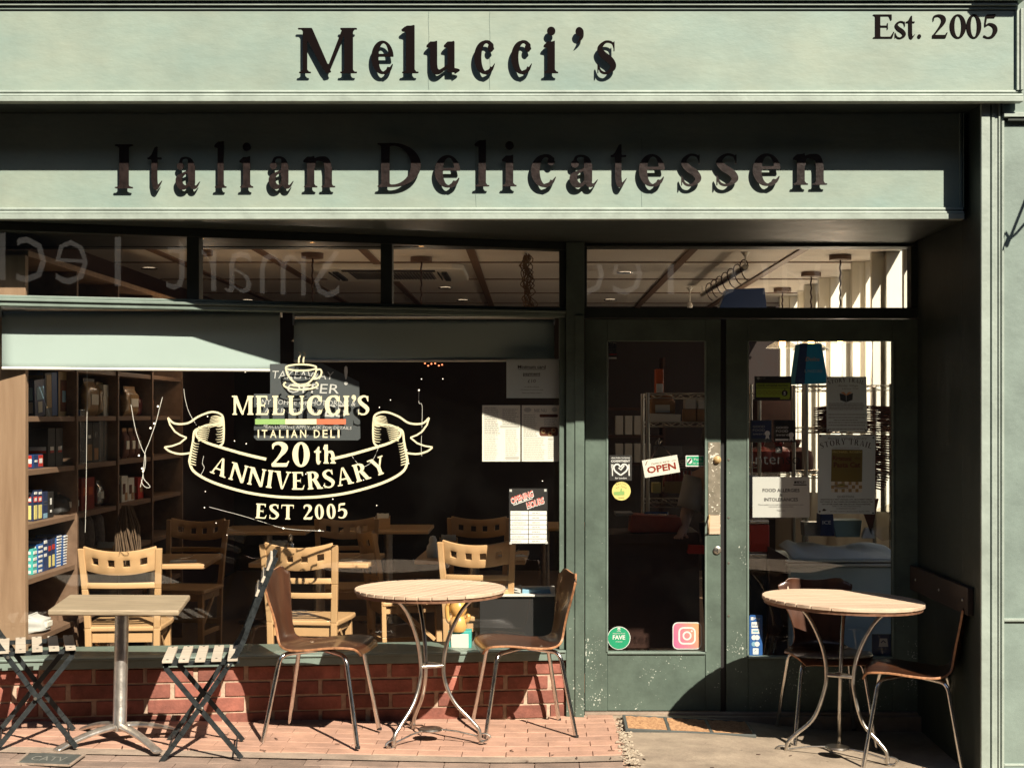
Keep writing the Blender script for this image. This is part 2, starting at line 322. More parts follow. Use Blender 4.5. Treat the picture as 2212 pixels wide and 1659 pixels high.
    if ch == 'O': return 1.0, [_ring(.48, .5, .44, .515, S * 1.1, h)]
    return .35, []
def _sdp(X, Y, pts):
    d = np.full(X.shape, 1e9); s = np.ones(X.shape); n = len(pts)
    for i in range(n):
        ax, ay = pts[i]; bx, by = pts[i - 1]; ex, ey = bx - ax, by - ay; wx, wy_ = X - ax, Y - ay
        L2 = ex * ex + ey * ey + 1e-12; t = np.clip((wx * ex + wy_ * ey) / L2, 0, 1)
        d = np.minimum(d, (wx - ex * t) ** 2 + (wy_ - ey * t) ** 2)
        c1 = Y >= ay; c2 = Y < by; c3 = ex * wy_ > ey * wx
        s = np.where((c1 & c2 & c3) | (~c1 & ~c2 & ~c3), -s, s)
    return s * np.sqrt(d)
GC = {}
def contour(items, box, cell):
    x0, y0, x1, y1 = box; nx = int((x1 - x0) / cell) + 1; ny = int((y1 - y0) / cell) + 1
    X, Y = np.meshgrid(x0 + np.arange(nx) * cell, y0 + np.arange(ny) * cell)
    f = np.full(X.shape, 9.0)
    for it in items:
        if it[0] == 'p': g = _sdp(X, Y, it[1])
        elif it[0] == 's':
            g = np.full(X.shape, 9.0); p, r_ = it[1], it[2]
            for i in range(len(p) - 1):
                ax, ay = p[i]; bx, by = p[i + 1]; ex, ey = bx - ax, by - ay; L2 = ex * ex + ey * ey + 1e-12
                t = np.clip(((X - ax) * ex + (Y - ay) * ey) / L2, 0, 1)
                g = np.minimum(g, np.sqrt((X - ax - ex * t) ** 2 + (Y - ay - ey * t) ** 2) - (r_[i] * (1 - t) + r_[i + 1] * t))
        else:
            g = np.maximum(_sdp(X, Y, it[1]), -_sdp(X, Y, it[2]))
            for c in it[3]: g = np.maximum(g, -_sdp(X, Y, c[1]))
        f = np.minimum(f, g)
    f = np.where(np.abs(f) < 1e-6, 1e-6, f)
    V = {}; vl = []; Fs = []
    def vid(k, x, y):
        if k not in V: V[k] = len(vl); vl.append((x, y))
        return V[k]
    ins = f < 0
    for j in range(ny - 1):
        for i in range(nx - 1):
            c = (ins[j, i], ins[j, i + 1], ins[j + 1, i + 1], ins[j + 1, i])
            if not any(c): continue
            cs = [(i, j), (i + 1, j), (i + 1, j + 1), (i, j + 1)]; poly = []
            for k in range(4):
                a, b = cs[k], cs[(k + 1) % 4]; ia, ib = c[k], c[(k + 1) % 4]
                if ia: poly.append(vid(a, x0 + a[0] * cell, y0 + a[1] * cell))
                if ia != ib:
                    lo, hi = (a, b) if a < b else (b, a); fa, fb = f[lo[1], lo[0]], f[hi[1], hi[0]]; t = fa / (fa - fb); t = min(.97, max(.03, t))
                    poly.append(vid((lo, hi), x0 + (lo[0] + (hi[0] - lo[0]) * t) * cell, y0 + (lo[1] + (hi[1] - lo[1]) * t) * cell))
            if len(poly) > 2: Fs.append(poly)
    # grow solid interior runs into fewer faces
    bm = bmesh.new(); bv = [bm.verts.new((x, y, 0)) for x, y in vl]
    for p in Fs:
        try: bm.faces.new([bv[k] for k in p])
        except ValueError: pass
    bmesh.ops.dissolve_limit(bm, angle_limit=R(2), verts=bm.verts, edges=bm.edges)
    bmesh.ops.triangulate(bm, faces=bm.faces)
    bm.verts.index_update(); vs2 = [(v.co.x, v.co.y) for v in bm.verts]; fs2 = [[v.index for v in q.verts] for q in bm.faces]
    bd = [(e.verts[0].index, e.verts[1].index) for e in bm.edges if len(e.link_faces) == 1]; bm.free()
    return vs2, fs2, bd
def getglyph(ch, t, cell=1 / 44):
    k = (ch, tuple(sorted(t.items())), cell)
    if k not in GC:
        wd, it = glyph(ch, t); GC[k] = (wd, contour(it, (-.12, -.08, wd + .12, 1.12), cell) if it else ([], [], []))
    return GC[k]
def put_shape(mb, shp, fn, m, m_side=None, depth=0):
    """fn(x, y, off) -> 3D point; off = depth for the front face"""
    vs2, fs2, bd = shp
    mb.add([fn(x, y, depth) for x, y in vs2], fs2, m)
    if depth:
        used = sorted({i for e in bd for i in e}); ix = {i: k for k, i in enumerate(used)}; n = len(used)
        V = [fn(*vs2[i], depth) for i in used] + [fn(*vs2[i], 0) for i in used]
        mb.add(V, [(ix[a], ix[b], n + ix[b], n + ix[a]) for a, b in bd], m_side or m)
_tcache = {}
def sans(text, bold=0):
    k = (text, bold)
    if k in _tcache: return _tcache[k]
    cu = bpy.data.curves.new("t", 'FONT'); cu.body = text; cu.size = 1.0; cu.offset = bold; cu.resolution_u = 2; cu.fill_mode = 'FRONT' if hasattr(cu, 'fill_mode') else cu.fill_mode
    ob = bpy.data.objects.new("t", cu); COL.objects.link(ob)
    bpy.context.view_layer.update()
    me = bpy.data.meshes.new_from_object(ob.evaluated_get(bpy.context.evaluated_depsgraph_get()))
    vs2 = [(v.co.x, v.co.y) for v in me.vertices]; fs2 = [tuple(p.vertices) for p in me.polygons]
    bpy.data.objects.remove(ob); bpy.data.curves.remove(cu); bpy.data.meshes.remove(me)
    if vs2:
        x0 = min(v[0] for v in vs2); x1 = max(v[0] for v in vs2)
        vs2 = [(x - x0, y) for x, y in vs2]; wd = x1 - x0
    else: wd = 0
    _tcache[k] = (vs2, fs2, wd); return _tcache[k]

class Art:
    """flat printed things, drawn in photo pixels on a real plane; off grows towards the street"""
    def __init__(s, plane, off=0.0): s.pl = plane; s.off = off; s.k = 0; s.mb = MB()
    def _o(s, lay): return s.off + lay * .0009
    def poly(s, pts, m, lay=1): s.mb.add([s.pl.at(u, v, s._o(lay)) for u, v in pts], [tuple(range(len(pts)))], m); return s
    def rect(s, u0, v0, u1, v1, m, lay=1): return s.poly([(u0, v0), (u1, v0), (u1, v1), (u0, v1)], m, lay)
    def sheet(s, pts, m, th=.0012):                     # the sheet itself has a thickness
        a = [s.pl.at(u, v, s.off) for u, v in pts]; b = [s.pl.at(u, v, s.off - th) for u, v in pts]; n = len(pts)
        s.mb.add(a + b, [tuple(range(n)), tuple(reversed(range(n, 2 * n)))] + [(i, n + i, n + (i + 1) % n, (i + 1) % n) for i in range(n)], m); return s
    def rsheet(s, u0, v0, u1, v1, m): return s.sheet([(u0, v0), (u1, v0), (u1, v1), (u0, v1)], m)
    def ell(s, cu, cv, ru, rv, m, lay=1, n=28, a0=0, a1=360):
        return s.poly([(cu + ru * math.cos(R(a0 + (a1 - a0) * k / n)), cv - rv * math.sin(R(a0 + (a1 - a0) * k / n))) for k in range(n + (a1 - a0 < 360))], m, lay)
    def rrect(s, u0, v0, u1, v1, r, m, lay=1, n=5):
        p = []
        for cx, cy_, a in ((u1 - r, v0 + r, 0), (u0 + r, v0 + r, 90), (u0 + r, v1 - r, 180), (u1 - r, v1 - r, 270)):
            for k in range(n + 1): p.append((cx + r * math.cos(R(a + 90 * k / n)), cy_ - r * math.sin(R(a + 90 * k / n))))
        return s.poly(p, m, lay)
    def line(s, pts, w_, m, lay=1, w2=None):            # ribbon, width in pixels, optional end width
        pts = [Vector((a, b, 0)) for a, b in pts]; n = len(pts); L_, R_ = [], []
        for i in range(n):
            d = (pts[min(n - 1, i + 1)] - pts[max(0, i - 1)]).normalized(); nn = Vector((-d.y, d.x, 0)); ww = (w_ if w2 is None else w_ + (w2 - w_) * i / (n - 1)) / 2
            L_.append(pts[i] + nn * ww); R_.append(pts[i] - nn * ww)
        V = [s.pl.at(p.x, p.y, s._o(lay)) for p in L_ + R_]
        s.mb.add(V, [(i, i + 1, n + i + 1, n + i) for i in range(n - 1)], m); return s
    def curve(s, pts, w_, m, lay=1, n=7, w2=None): return s.line([(p.x, p.y) for p in catmull([(a, b, 0) for a, b in pts], n)], w_, m, lay, w2)
    def text(s, txt, u, v, hgt, m, lay=2, al='c', wid=None, rot=0, bold=0.0, slant=0):
        """hgt = capital height in px, v = baseline"""
        vs2, fs2, wd = sans(txt, bold)
        if not fs2: return s
        k = hgt / .73; kx = k if wid is None else wid / wd; W_ = wd * kx
        x0 = -W_ / 2 if al == 'c' else 0 if al == 'l' else -W_
        c, q = math.cos(R(rot)), math.sin(R(rot))
        V = []
        for x, y in vs2:
            a, b = x0 + x * kx + slant * y * k, y * k
            V.append(s.pl.at(u + a * c - b * q, v - (a * q + b * c), s._o(lay)))
        s.mb.add(V, fs2, m); return s
    def arctext(s, txt, cu, cv, r, a0, a1, hgt, m, lay=2, bold=0, flip=1):
        n = len(txt)
        for i, ch in enumerate(txt):
            if ch == ' ': continue
            a = a0 + (a1 - a0) * i / max(1, n - 1)
            s.text(ch, cu + r * math.cos(R(a)), cv - r * math.sin(R(a)), hgt, m, lay, 'c', rot=(a - 90) if flip == 1 else (a + 90), bold=bold)
        return s
    def serif(s, txt, u0, u1, v, cap, m, lay=2, style=ST, cell=1 / 30, path=None, gap=.06, kx=None):
        tot = sum((getglyph(c, style, cell)[0] if c != ' ' else .4) + gap for c in txt) - gap
        kx = (u1 - u0) / tot; x = 0
        for c in txt:
            if c == ' ': x += .4 + gap; continue
            wd, shp = getglyph(c, style, cell)
            if path:
                mid = (x + wd / 2) / tot; (pu, pv, ang) = path(mid); cc, q = math.cos(R(ang)), math.sin(R(ang))
                fn = lambda gx, gy, o: s.pl.at(pu + ((gx - wd / 2) * kx) * cc - gy * cap * q, pv - (((gx - wd / 2) * kx) * q + gy * cap * cc), s._o(lay) + o)
            else: fn = lambda gx, gy, o: s.pl.at(u0 + (x + gx) * kx, v - gy * cap, s._o(lay) + o)
            put_shape(s.mb, shp, fn, MATS[m] if isinstance(m, str) else m); x += wd + gap
        return s
    def lines(s, u0, u1, v0, v1, n, m, lay=2, w_=1.2, rag=.25, seed=1, words=True):
        rr = random.Random(seed)
        for i in range(n):
            v = v0 + (v1 - v0) * i / max(1, n - 1); e = u1 - (u1 - u0) * rag * rr.random(); x = u0
            while x < e:
                q = min(e, x + rr.uniform(2.5, 8)); s.rect(x, v - w_ / 2, q, v + w_ / 2, m, lay); x = q + 1.2
        return s
    def build(s, name, label=None, cat=None, group=None, parent=None):
        o = s.mb.build(name, parent, fix=False); return tag(o, label, cat, group)
# ---------------------------------------------------------------- materials
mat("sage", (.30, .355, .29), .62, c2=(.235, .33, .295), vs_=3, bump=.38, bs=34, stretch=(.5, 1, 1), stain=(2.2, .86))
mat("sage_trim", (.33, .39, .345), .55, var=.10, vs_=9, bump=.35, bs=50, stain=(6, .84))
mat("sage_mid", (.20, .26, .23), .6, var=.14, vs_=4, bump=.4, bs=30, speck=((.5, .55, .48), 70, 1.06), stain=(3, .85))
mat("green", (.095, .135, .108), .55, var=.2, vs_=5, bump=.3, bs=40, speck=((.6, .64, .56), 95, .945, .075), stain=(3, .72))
mat("green_shade", (.02, .028, .023), .5, var=.2, vs_=6, bump=.2)  # green paint with the porch shade put into its colour
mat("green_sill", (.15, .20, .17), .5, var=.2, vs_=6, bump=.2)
mat("letter_black", (.005, .0025, .0025), .7, spec=.06, bump=.15, bs=30)
mat("letter_brown", (.012, .006, .005), .45, spec=.35, var=.5, vs_=35, bump=.3, bs=60)
mat("brick", (.31, .11, .078), .85, var=.28, vs_=14, bump=.8, bs=60, isl=.28, stain=(5, .62))
mat("mortar", (.44, .32, .235), .95, var=.25, vs_=30, bump=.8, bs=70)
mat("paver_red", (.54, .31, .215), .85, vs_=5, bump=.6, bs=70, isl=.10, c2=(.45, .27, .20), stain=(4, .72))
mat("paver_pink", (.34, .235, .18), .88, c2=(.26, .19, .15), vs_=7, bump=.8, bs=80, isl=.2, stain=(4, .7))
mat("joint", (.46, .31, .225), .95, var=.3, vs_=30, bump=.7, bs=80)
mat("edging", (.40, .31, .235), .9, c2=(.30, .23, .18), vs_=12, bump=.8, bs=70, stain=(5, .7))
mat("concrete", (.40, .32, .235), .9, c2=(.30, .235, .175), vs_=5, bump=.9, bs=60, speck=((.16, .12, .09), 40, .98), stain=(3.2, .66))
mat("rubble", (.50, .43, .33), .95, c2=(.22, .17, .12), vs_=26, bump=1, bs=60)
mat("asphalt", (.045, .043, .042), .9, var=.3, vs_=30, bump=.6)
mat("iron_cover", (.11, .12, .11), .6, metal=.4, var=.35, vs_=14, bump=.4)
mat("iron_worn", (.33, .33, .29), .5, metal=.4, var=.3, vs_=20)
mat("white_paint", (.8, .78, .72), .5, var=.05)
mat("cream_wall", (.78, .76, .64), .6, var=.05, vs_=3)
mat("ceiling_white", (.84, .78, .70), .75, var=.05, vs_=2)
mat("ceiling_bar", (.20, .12, .08), .6)
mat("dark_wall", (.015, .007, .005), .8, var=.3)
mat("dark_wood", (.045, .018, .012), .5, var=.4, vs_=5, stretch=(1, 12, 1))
mat("floor_wood", (.20, .13, .085), .45, var=.3, vs_=3, stretch=(10, 1, 1))
woodmat("oak_panel", (.42, .28, .18), (.27, .165, .10), 'Z', .6, .7, bump=.1)
woodmat("oak_shade", (.25, .155, .10), (.16, .095, .06), 'Y', .6, .8, bump=.1)  # same oak as the end panel, darkened for the shade inside the bays
woodmat("beech", (.72, .46, .24), (.62, .37, .18), 'X', .38, .7, coat=.15, bump=.05)
woodmat("beech_up", (.72, .46, .24), (.62, .37, .18), 'Z', .38, .7, coat=.15, bump=.05)
woodmat("grey_wood", (.42, .33, .215), (.19, .15, .095), 'X', .6, 2.6, bump=.5)
woodmat("teak", (.62, .47, .34), (.45, .32, .22), 'X', .75, 1.6, bump=.5, isl=.1)
mat("teak_edge", (.22, .11, .065), .6, var=.4, vs_=20, bump=.4)
woodmat("slat_wood", (.58, .52, .42), (.38, .32, .25), 'Y', .8, 2, bump=.6, isl=.12)
mat("ply_brown", (.085, .030, .013), .32, c2=(.040, .015, .008), vs_=2.2, stretch=(9, 1.3, 1.3), coat=.35, bump=.12, bs=6, speck=((.62, .50, .38), 16, .985))
mat("ply_edge", (.36, .17, .08), .5, var=.5, vs_=40, bump=.3)
mat("chrome", (.72, .69, .64), .16, 1.0, var=.12, vs_=20)
mat("steel", (.62, .58, .52), .30, 1.0, var=.16, vs_=25, bump=.15, bs=60)
mat("cast_metal", (.66, .62, .56), .34, .9, var=.22, vs_=16, bump=.3, bs=50)
mat("wire_metal", (.5, .47, .42), .3, 1.0)
mat("black_metal", (.030, .036, .038), .42, .4, var=.4, vs_=30, bump=.3, bs=60, speck=((.3, .3, .27), 60, 1.0))
mat("screw", (.5, .48, .42), .35, 1.0)
mat("blind_cloth", (.52, .645, .62), .9, var=.02, thin=.2)
mat("aluminium", (.6, .6, .58), .35, 1.0)
mat("paper", (.80, .80, .77), .8, var=.02, thin=.3)
mat("paper_warm", (.80, .77, .68), .8, var=.02)
mat("paper_shade_blue", (.76, .83, .85), .8, var=.03, thin=.35)  # white paper with the blue cast of shade put into the colour
mat("ink", (.02, .018, .018), .7)
mat("ink_grey", (.25, .24, .23), .8)
mat("ink_pale", (.50, .49, .45), .8)
mat("vinyl_cream", (.84, .76, .52), .6)
mat("vinyl_green", (.30, .50, .16), .6)
mat("vinyl_red", (.70, .17, .08), .6)
mat("red", (.52, .035, .02), .5)
mat("red_bright", (.75, .06, .03), .5)
mat("orange", (.62, .12, .03), .5)
mat("pink", (.78, .22, .30), .5)
mat("magenta", (.62, .10, .28), .5)
mat("peach", (.85, .42, .20), .5)
mat("white", (.82, .82, .80), .55)
mat("black", (.012, .011, .011), .6)
mat("charcoal", (.022, .020, .020), .6)
mat("slate", (.065, .075, .08), .5)
mat("blue", (.03, .12, .38), .45)
mat("blue_deep", (.018, .05, .16), .4)
mat("blue_pale", (.25, .46, .62), .5)
mat("blue_box", (.02, .30, .62), .35, c2=(.02, .45, .68), vs_=3)
mat("teal", (.08, .50, .46), .45)
mat("green_sign", (.02, .36, .18), .5)
mat("lime", (.36, .50, .05), .5)
mat("yellow", (.80, .70, .25), .5)
mat("olive", (.20, .15, .03), .6)
mat("gold", (.42, .29, .13), .45)
mat("worn_strip", (.24, .21, .16), .5, c2=(.14, .125, .09), vs_=20, bump=.4, speck=((.7, .66, .55), 80, .93))
mat("toy_yellow", (.80, .44, .13), .35, coat=.4)
mat("kraft", (.42, .24, .12), .8, var=.15, vs_=10)
mat("kraft_dark", (.16, .055, .03), .8, c2=(.08, .025, .015), vs_=14, bump=.6, bs=30)
mat("pasta_bag", (.50, .34, .17), .35, c2=(.28, .15, .06), vs_=26, bump=.4, bs=30)
mat("panettone_red", (.34, .04, .02), .4, c2=(.20, .02, .01), vs_=16)
mat("silver_foil", (.55, .54, .52), .25, .8)
mat("freezer", (.52, .70, .77), .4, var=.04)
mat("freezer_trim", (.70, .80, .82), .4)
mat("seagreen", (.28, .40, .36), .5)
mat("coir", (.44, .26, .13), .95, c2=(.20, .10, .05), vs_=60, bump=1, bs=90)
mat("mat_frame", (.09, .10, .095), .6, .3, var=.2)
mat("string_white", (.78, .76, .70), .5)
mat("string_dark", (.05, .02, .015), .6)
mat("skin", (.42, .24, .17), .55)
mat("shirt", (.42, .40, .38), .85, var=.08)
mat("hair", (.02, .012, .008), .6)
mat("trousers", (.02, .02, .025), .9)
mat("bulb_glow", (1, .6, .25), .3, emit=(1, .50, .16), es=14)
mat("spot_glow", (1, .9, .7), .3, emit=(1, .80, .55), es=1.2)
mat("fairy_glow", (1, .9, .7), .3, emit=(1, .85, .65), es=1.6)
mat("red_led", (1, .2, .1), .3, emit=(1, .25, .1), es=2.0)
mat("dry_vine", (.20, .12, .07), .9, var=.3)
mat("raffia", (.14, .09, .055), .9, var=.3, vs_=20)
mat("wicker", (.07, .05, .042), .7, var=.5, vs_=40, bump=.8, bs=40)
mat("sticker_navy", (.02, .035, .10), .5)
mat("stone_dark", (.10, .085, .075), .8, var=.3)
glassmat("window_glass")
glassmat("clear_shade", (.86, .84, .80), 1.5, .03)
mat("ledge_wood", (.035, .02, .014), .7, c2=(.018, .011, .008), vs_=5, stretch=(1, 8, 8))

# ---------------------------------------------------------------- ground
def gsheet(name, pts_fn, x0, x1, nx, off, m, label=None, kind="structure"):
    """strip between two lines y=f(x); follows the fall of the pavement"""
    f0, f1 = pts_fn; mb = MB()
    V = []; Fs = []
    for i in range(nx + 1):
        x = x0 + (x1 - x0) * i / nx; V += [(x, f0(x), zg(x) + off), (x, f1(x), zg(x) + off)]
    for i in range(nx): Fs.append((2 * i, 2 * i + 2, 2 * i + 3, 2 * i + 1))
    mb.add(V, Fs, m); o = mb.build(name); tag(o, label, None, None, kind); return o
edge = lambda x: 6.93 + .15 * min(x, .45)
gsheet("ground", (lambda x: -40, lambda x: 60), -60, 60, 120, -.14, "asphalt")
pv = MB()
V = []; nx = 60
for i in range(nx + 1):
    x = -10 + 20 * i / nx; V += [(x, 5.86, zg(x) - .135), (x, 5.86, zg(x) - .012), (x, 7.9, zg(x) - .012)]
pv.add(V, [q for i in range(nx) for q in ((3 * i, 3 * i + 3, 3 * i + 4, 3 * i + 1), (3 * i + 1, 3 * i + 4, 3 * i + 5, 3 * i + 2))], "joint"); tag(pv.build("pavement"), kind="structure")
rr = random.Random(3)
def bricks(name, x0, x1, yf, rows, L, D, gap, zt, m, run=.5, clip=None, jit=.0012):
    mb = MB()
    for r_ in range(rows):
        x = x0 - (r_ % 2) * L * run - rr.random() * .02
        while x < x1:
            a, b = max(x, x0) + gap / 2, min(x + L, x1) - gap / 2
            if b - a > .03:
                ya = lambda q: yf(q) + r_ * D + gap / 2; yb = lambda q: yf(q) + (r_ + 1) * D - gap / 2
                if not clip or clip(a, ya(a), b, yb(b)):
                    j = rr.uniform(-jit, jit); z = lambda q: zg(q) + zt + j
                    mb.hexa([(a, ya(a), z(a) - .03), (b, ya(b), z(b) - .03), (b, yb(b), z(b) - .03), (a, yb(a), z(a) - .03)],
                            [(a, ya(a), z(a)), (b, ya(b), z(b)), (b, yb(b), z(b)), (a, yb(a), z(a))], m)
            x += L
    o = mb.build(name, bevel=.0025, seg=1); return tag(o, kind="structure")
bricks("pavement_red_pavers", -3.4, .43, lambda x: edge(x) + .0, 11, .205, .105, .0028, .0, "paver_red", clip=lambda a, y0, b, y1: y1 < wy(b) + .03)
bricks("pavement_front_pavers", -3.6, .43, lambda x: edge(x) - .12 - .84, 8, .205, .105, .0035, -.004, "paver_pink", run=.37)
gsheet("pavement_edging", (lambda x: edge(x) - .115, lambda x: edge(x) - .005), -3.6, .43, 30, -.001, "edging")
# the concrete in front of the doors, with a broken edge on the left
cj = [(.47 + .022 * math.sin(k * 2.1) + rr.uniform(-.012, .012), 5.87 + k * .056) for k in range(38)]
mb = MB(); V = []
for x, y in cj:
    V += [(x, y, zg(x) - .03), (x, y, .003)] + [(q, y, .003 + zg(q)) for q in (.75, .9, 1.05, 1.2, 1.35, 1.5, 1.65, 1.8, 6.0)]
mb.add(V, [(11 * i + k, 11 * i + 11 + k, 11 * i + 12 + k, 11 * i + k + 1) for i in range(len(cj) - 1) for k in range(10)], "concrete")
tag(mb.build("pavement_concrete"), kind="structure")
mb = MB()
for k in range(260):                                    # crumbled edge and grit
    y = rr.uniform(6.6, 7.78); x = .44 + rr.gauss(.02, .022) + max(0, (y - 7.35)) * .28 * rr.random(); s_ = rr.uniform(.004, .013); z = rr.uniform(.0, .006)
    mb.lathe([(s_ * .4, -s_ * .3), (s_, 0), (s_ * .5, s_ * .6)], "rubble", (x, y, z), seg=5)
tag(mb.build("gravel"), kind="stuff")
mb = MB()
for k in range(30):
    x = rr.uniform(-2.6, 2.2); y = rr.uniform(6.6, 7.2); l = rr.uniform(.006, .02); a = rr.uniform(0, PI)
    mb.bar((x - l * math.cos(a), y - l * math.sin(a), zg(x) + .006), (x + l * math.cos(a), y + l * math.sin(a), zg(x) + .006), .005, .002, "dark_wood", up=(0, 0, 1))
tag(mb.build("litter"), kind="stuff")

# ---------------------------------------------------------------- the shopfront
shop = empty("shopfront", (0, 0, 0), 0, "sage green delicatessen shopfront with stand-off black lettering over the whole width", "shopfront")
YU, YL = 6.719, 6.955
def trim(y, zt, zb, k=1.0):                             # bottom moulding of a fascia, zt..zb
    h = zt - zb
    return [(y + .03, zt), (y - .008, zt), (y - .011, zt - h * .10), (y - .011, zt - h * .2), (y - .002, zt - h * .26), (y - .016, zt - h * .34),
            (y - .021, zt - h * .48), (y - .017, zt - h * .53), (y - .027, zt - h * .58), (y - .027, zb), (y + .03, zb)]
uf = MB()
zt, zb = ZW(22, YU), ZW(222, YU)
uf.box((-3.6, YU, ZW(196, YU)), (XW(2196, YU), YU + .24, zt), "sage")
uf.box((-3.6, YU + .031, zb), (2.18, YL + .06, ZW(196, YU) - .001), "green_shade")
upper = uf.build("upper_fascia", shop, bevel=.002)
mb = MB(); mb.sweep(trim(YU, ZW(196, YU), zb), -3.6, XW(2207, YU), "sage_trim")
mb.box((XW(2194, YU), YU - .018, ZW(197, YU)), (XW(2200, YU), YU + .02, zt), "sage_trim")
mb.box((XW(2201, YU), YU - .027, ZW(197, YU)), (XW(2207, YU), YU + .2, zt), "sage_trim"); mb.build("moulding", upper, bevel=.0015)
def joints(fasc, yy, us, va, vb):                        # fine cracks where the boards meet
    for u in us:
        mb = MB(); pts = [Vector((XW(u + .8 * math.sin(k * 1.9 + u), yy), yy - .0006, ZW(va + (vb - va) * k / 9, yy))) for k in range(10)]
        mb.tube(pts, .0011, "sage_mid", seg=4); mb.build("board_joint", fasc)
joints(upper, YU, (926, 1058), 24, 196)
mb = MB()
mb.box((-3.6, YU - .006, zt + .004), (2.20, YU + .1, zt + .012), "sage_trim")
mb.box((-3.6, YU - .020, zt + .016), (2.20, YU + .1, zt + .026), "sage_trim")
mb.box((-3.6, YU - .008, zt), (2.20, YU + .1, zt + .034), "sage_mid")
mb.box((-3.6, YU - .034, zt + .0345), (2.22, YU + .15, zt + .10), "sage")
mb.box((-3.6, YU - .002, zt + .101), (2.22, YU + .2, zt + .5), "sage")
mb.build("cornice", shop, bevel=.0015)
mb = MB(); mb.prism([(0, 0), (.30, 0), (.34, .06), (.30, .14), (.34, .20), (.34, .34), (0, .34)], .19, "sage", M=Matrix(((0, 0, 1, 2.15), (-.93, 0, 0, YU + .0), (0, 1, 0, 3.69), (0, 0, 0, 1))))
mb.build("cornice_bracket", shop, bevel=.004)
lf = MB(); zl, zlt = ZW(475, YL), 3.04
lf.box((-3.6, YL, ZW(449, YL)), (2.02, YL + .1, zb - .001), "sage")
lower = lf.build("lower_fascia", shop, bevel=.002)
joints(lower, YL, (1028, 1386), 300, 449)
mb = MB(); mb.sweep(trim(YL, ZW(449, YL), zl), -3.6, 2.02, "sage_trim")
mb.box((XW(2072, YL), YL - .012, ZW(449, YL)), (XW(2076, YL), YL + .02, zb - .002), "sage_mid"); mb.box((XW(2080, YL), YL - .018, ZW(449, YL)), (2.02, YL + .02, zb - .002), "sage_mid")
mb.build("moulding", lower, bevel=.0015)
mb = MB(); mb.box((-3.6, YL + .032, zl + .004), (2.04, 8.14, zl + .05), "green_shade"); mb.box((-3.6, 8.10, zl), (2.6, 8.2, 3.4), "green_shade"); mb.build("soffit", shop)
mb = MB(); mb.box((-3.6, YU + .2, 3.4), (2.56, 15.3, 3.5), "dark_wall"); mb.build("light_block_roof", shop)  # unseen slab over the room, added to keep it dark

def letters(word, fasc, spans, yplane, vbase, cap, mname, th, gapy, name):
    """stand-off letters; spans = list of (char, left px, right px)"""
    yb = yplane - gapy
    for i, (c, u0, u1) in enumerate(spans):
        mb = MB()
        wd, shp = getglyph(c, ST, 1 / 44); xs = [p[0] for p in shp[0]]; a, b = min(xs), max(xs)
        vb = vbase(u0) if callable(vbase) else vbase
        X0, X1 = XW(u0, yb), XW(u1, yb); Z0 = ZW(vb, yb); cz = cap / F * yb
        fn = lambda x, y, o: (X0 + (x - a) / (b - a) * (X1 - X0), yb + th - o, Z0 + y * cz)
        put_shape(mb, shp, fn, MATS[mname], depth=th)
        mb.build(name, fasc, fix=False)
M1 = [('M', 643, 771), ('e', 802, 850), ('l', 867, 904), ('u', 921, 993), ('c', 1024, 1069), ('c', 1104, 1149), ('i', 1174, 1206), ('’', 1243, 1261), ('s', 1290, 1331)]
letters("", upper, M1, YU, 159, 98, "letter_black", .005, .027, "letter")
M2 = [('I', 248, 287), ('t', 318, 350), ('a', 379, 432), ('l', 463, 489), ('i', 517, 547), ('a', 580, 634), ('n', 655, 724), ('D', 815, 909), ('e', 939, 994),
      ('l', 1025, 1057), ('i', 1084, 1116), ('c', 1147, 1201), ('a', 1230, 1292), ('t', 1319, 1354), ('e', 1380, 1436), ('s', 1471, 1515), ('s', 1547, 1595), ('e', 1626, 1686), ('n', 1713, 1787)]
letters("", lower, M2, YL, lambda u: 407.5 - (u - 248) / 1540 * 8, 95, "letter_brown", .006, .029, "letter")
M3 = [('E', 1886, 1932), ('s', 1933, 1957), ('t', 1957, 1977), ('.', 1982, 1990), ('2', 2014, 2047), ('0', 2052, 2087), ('0', 2088, 2120), ('5', 2124, 2155)]
letters("", upper, M3, YU, 83, 51, "letter_black", .004, .004, "letter")

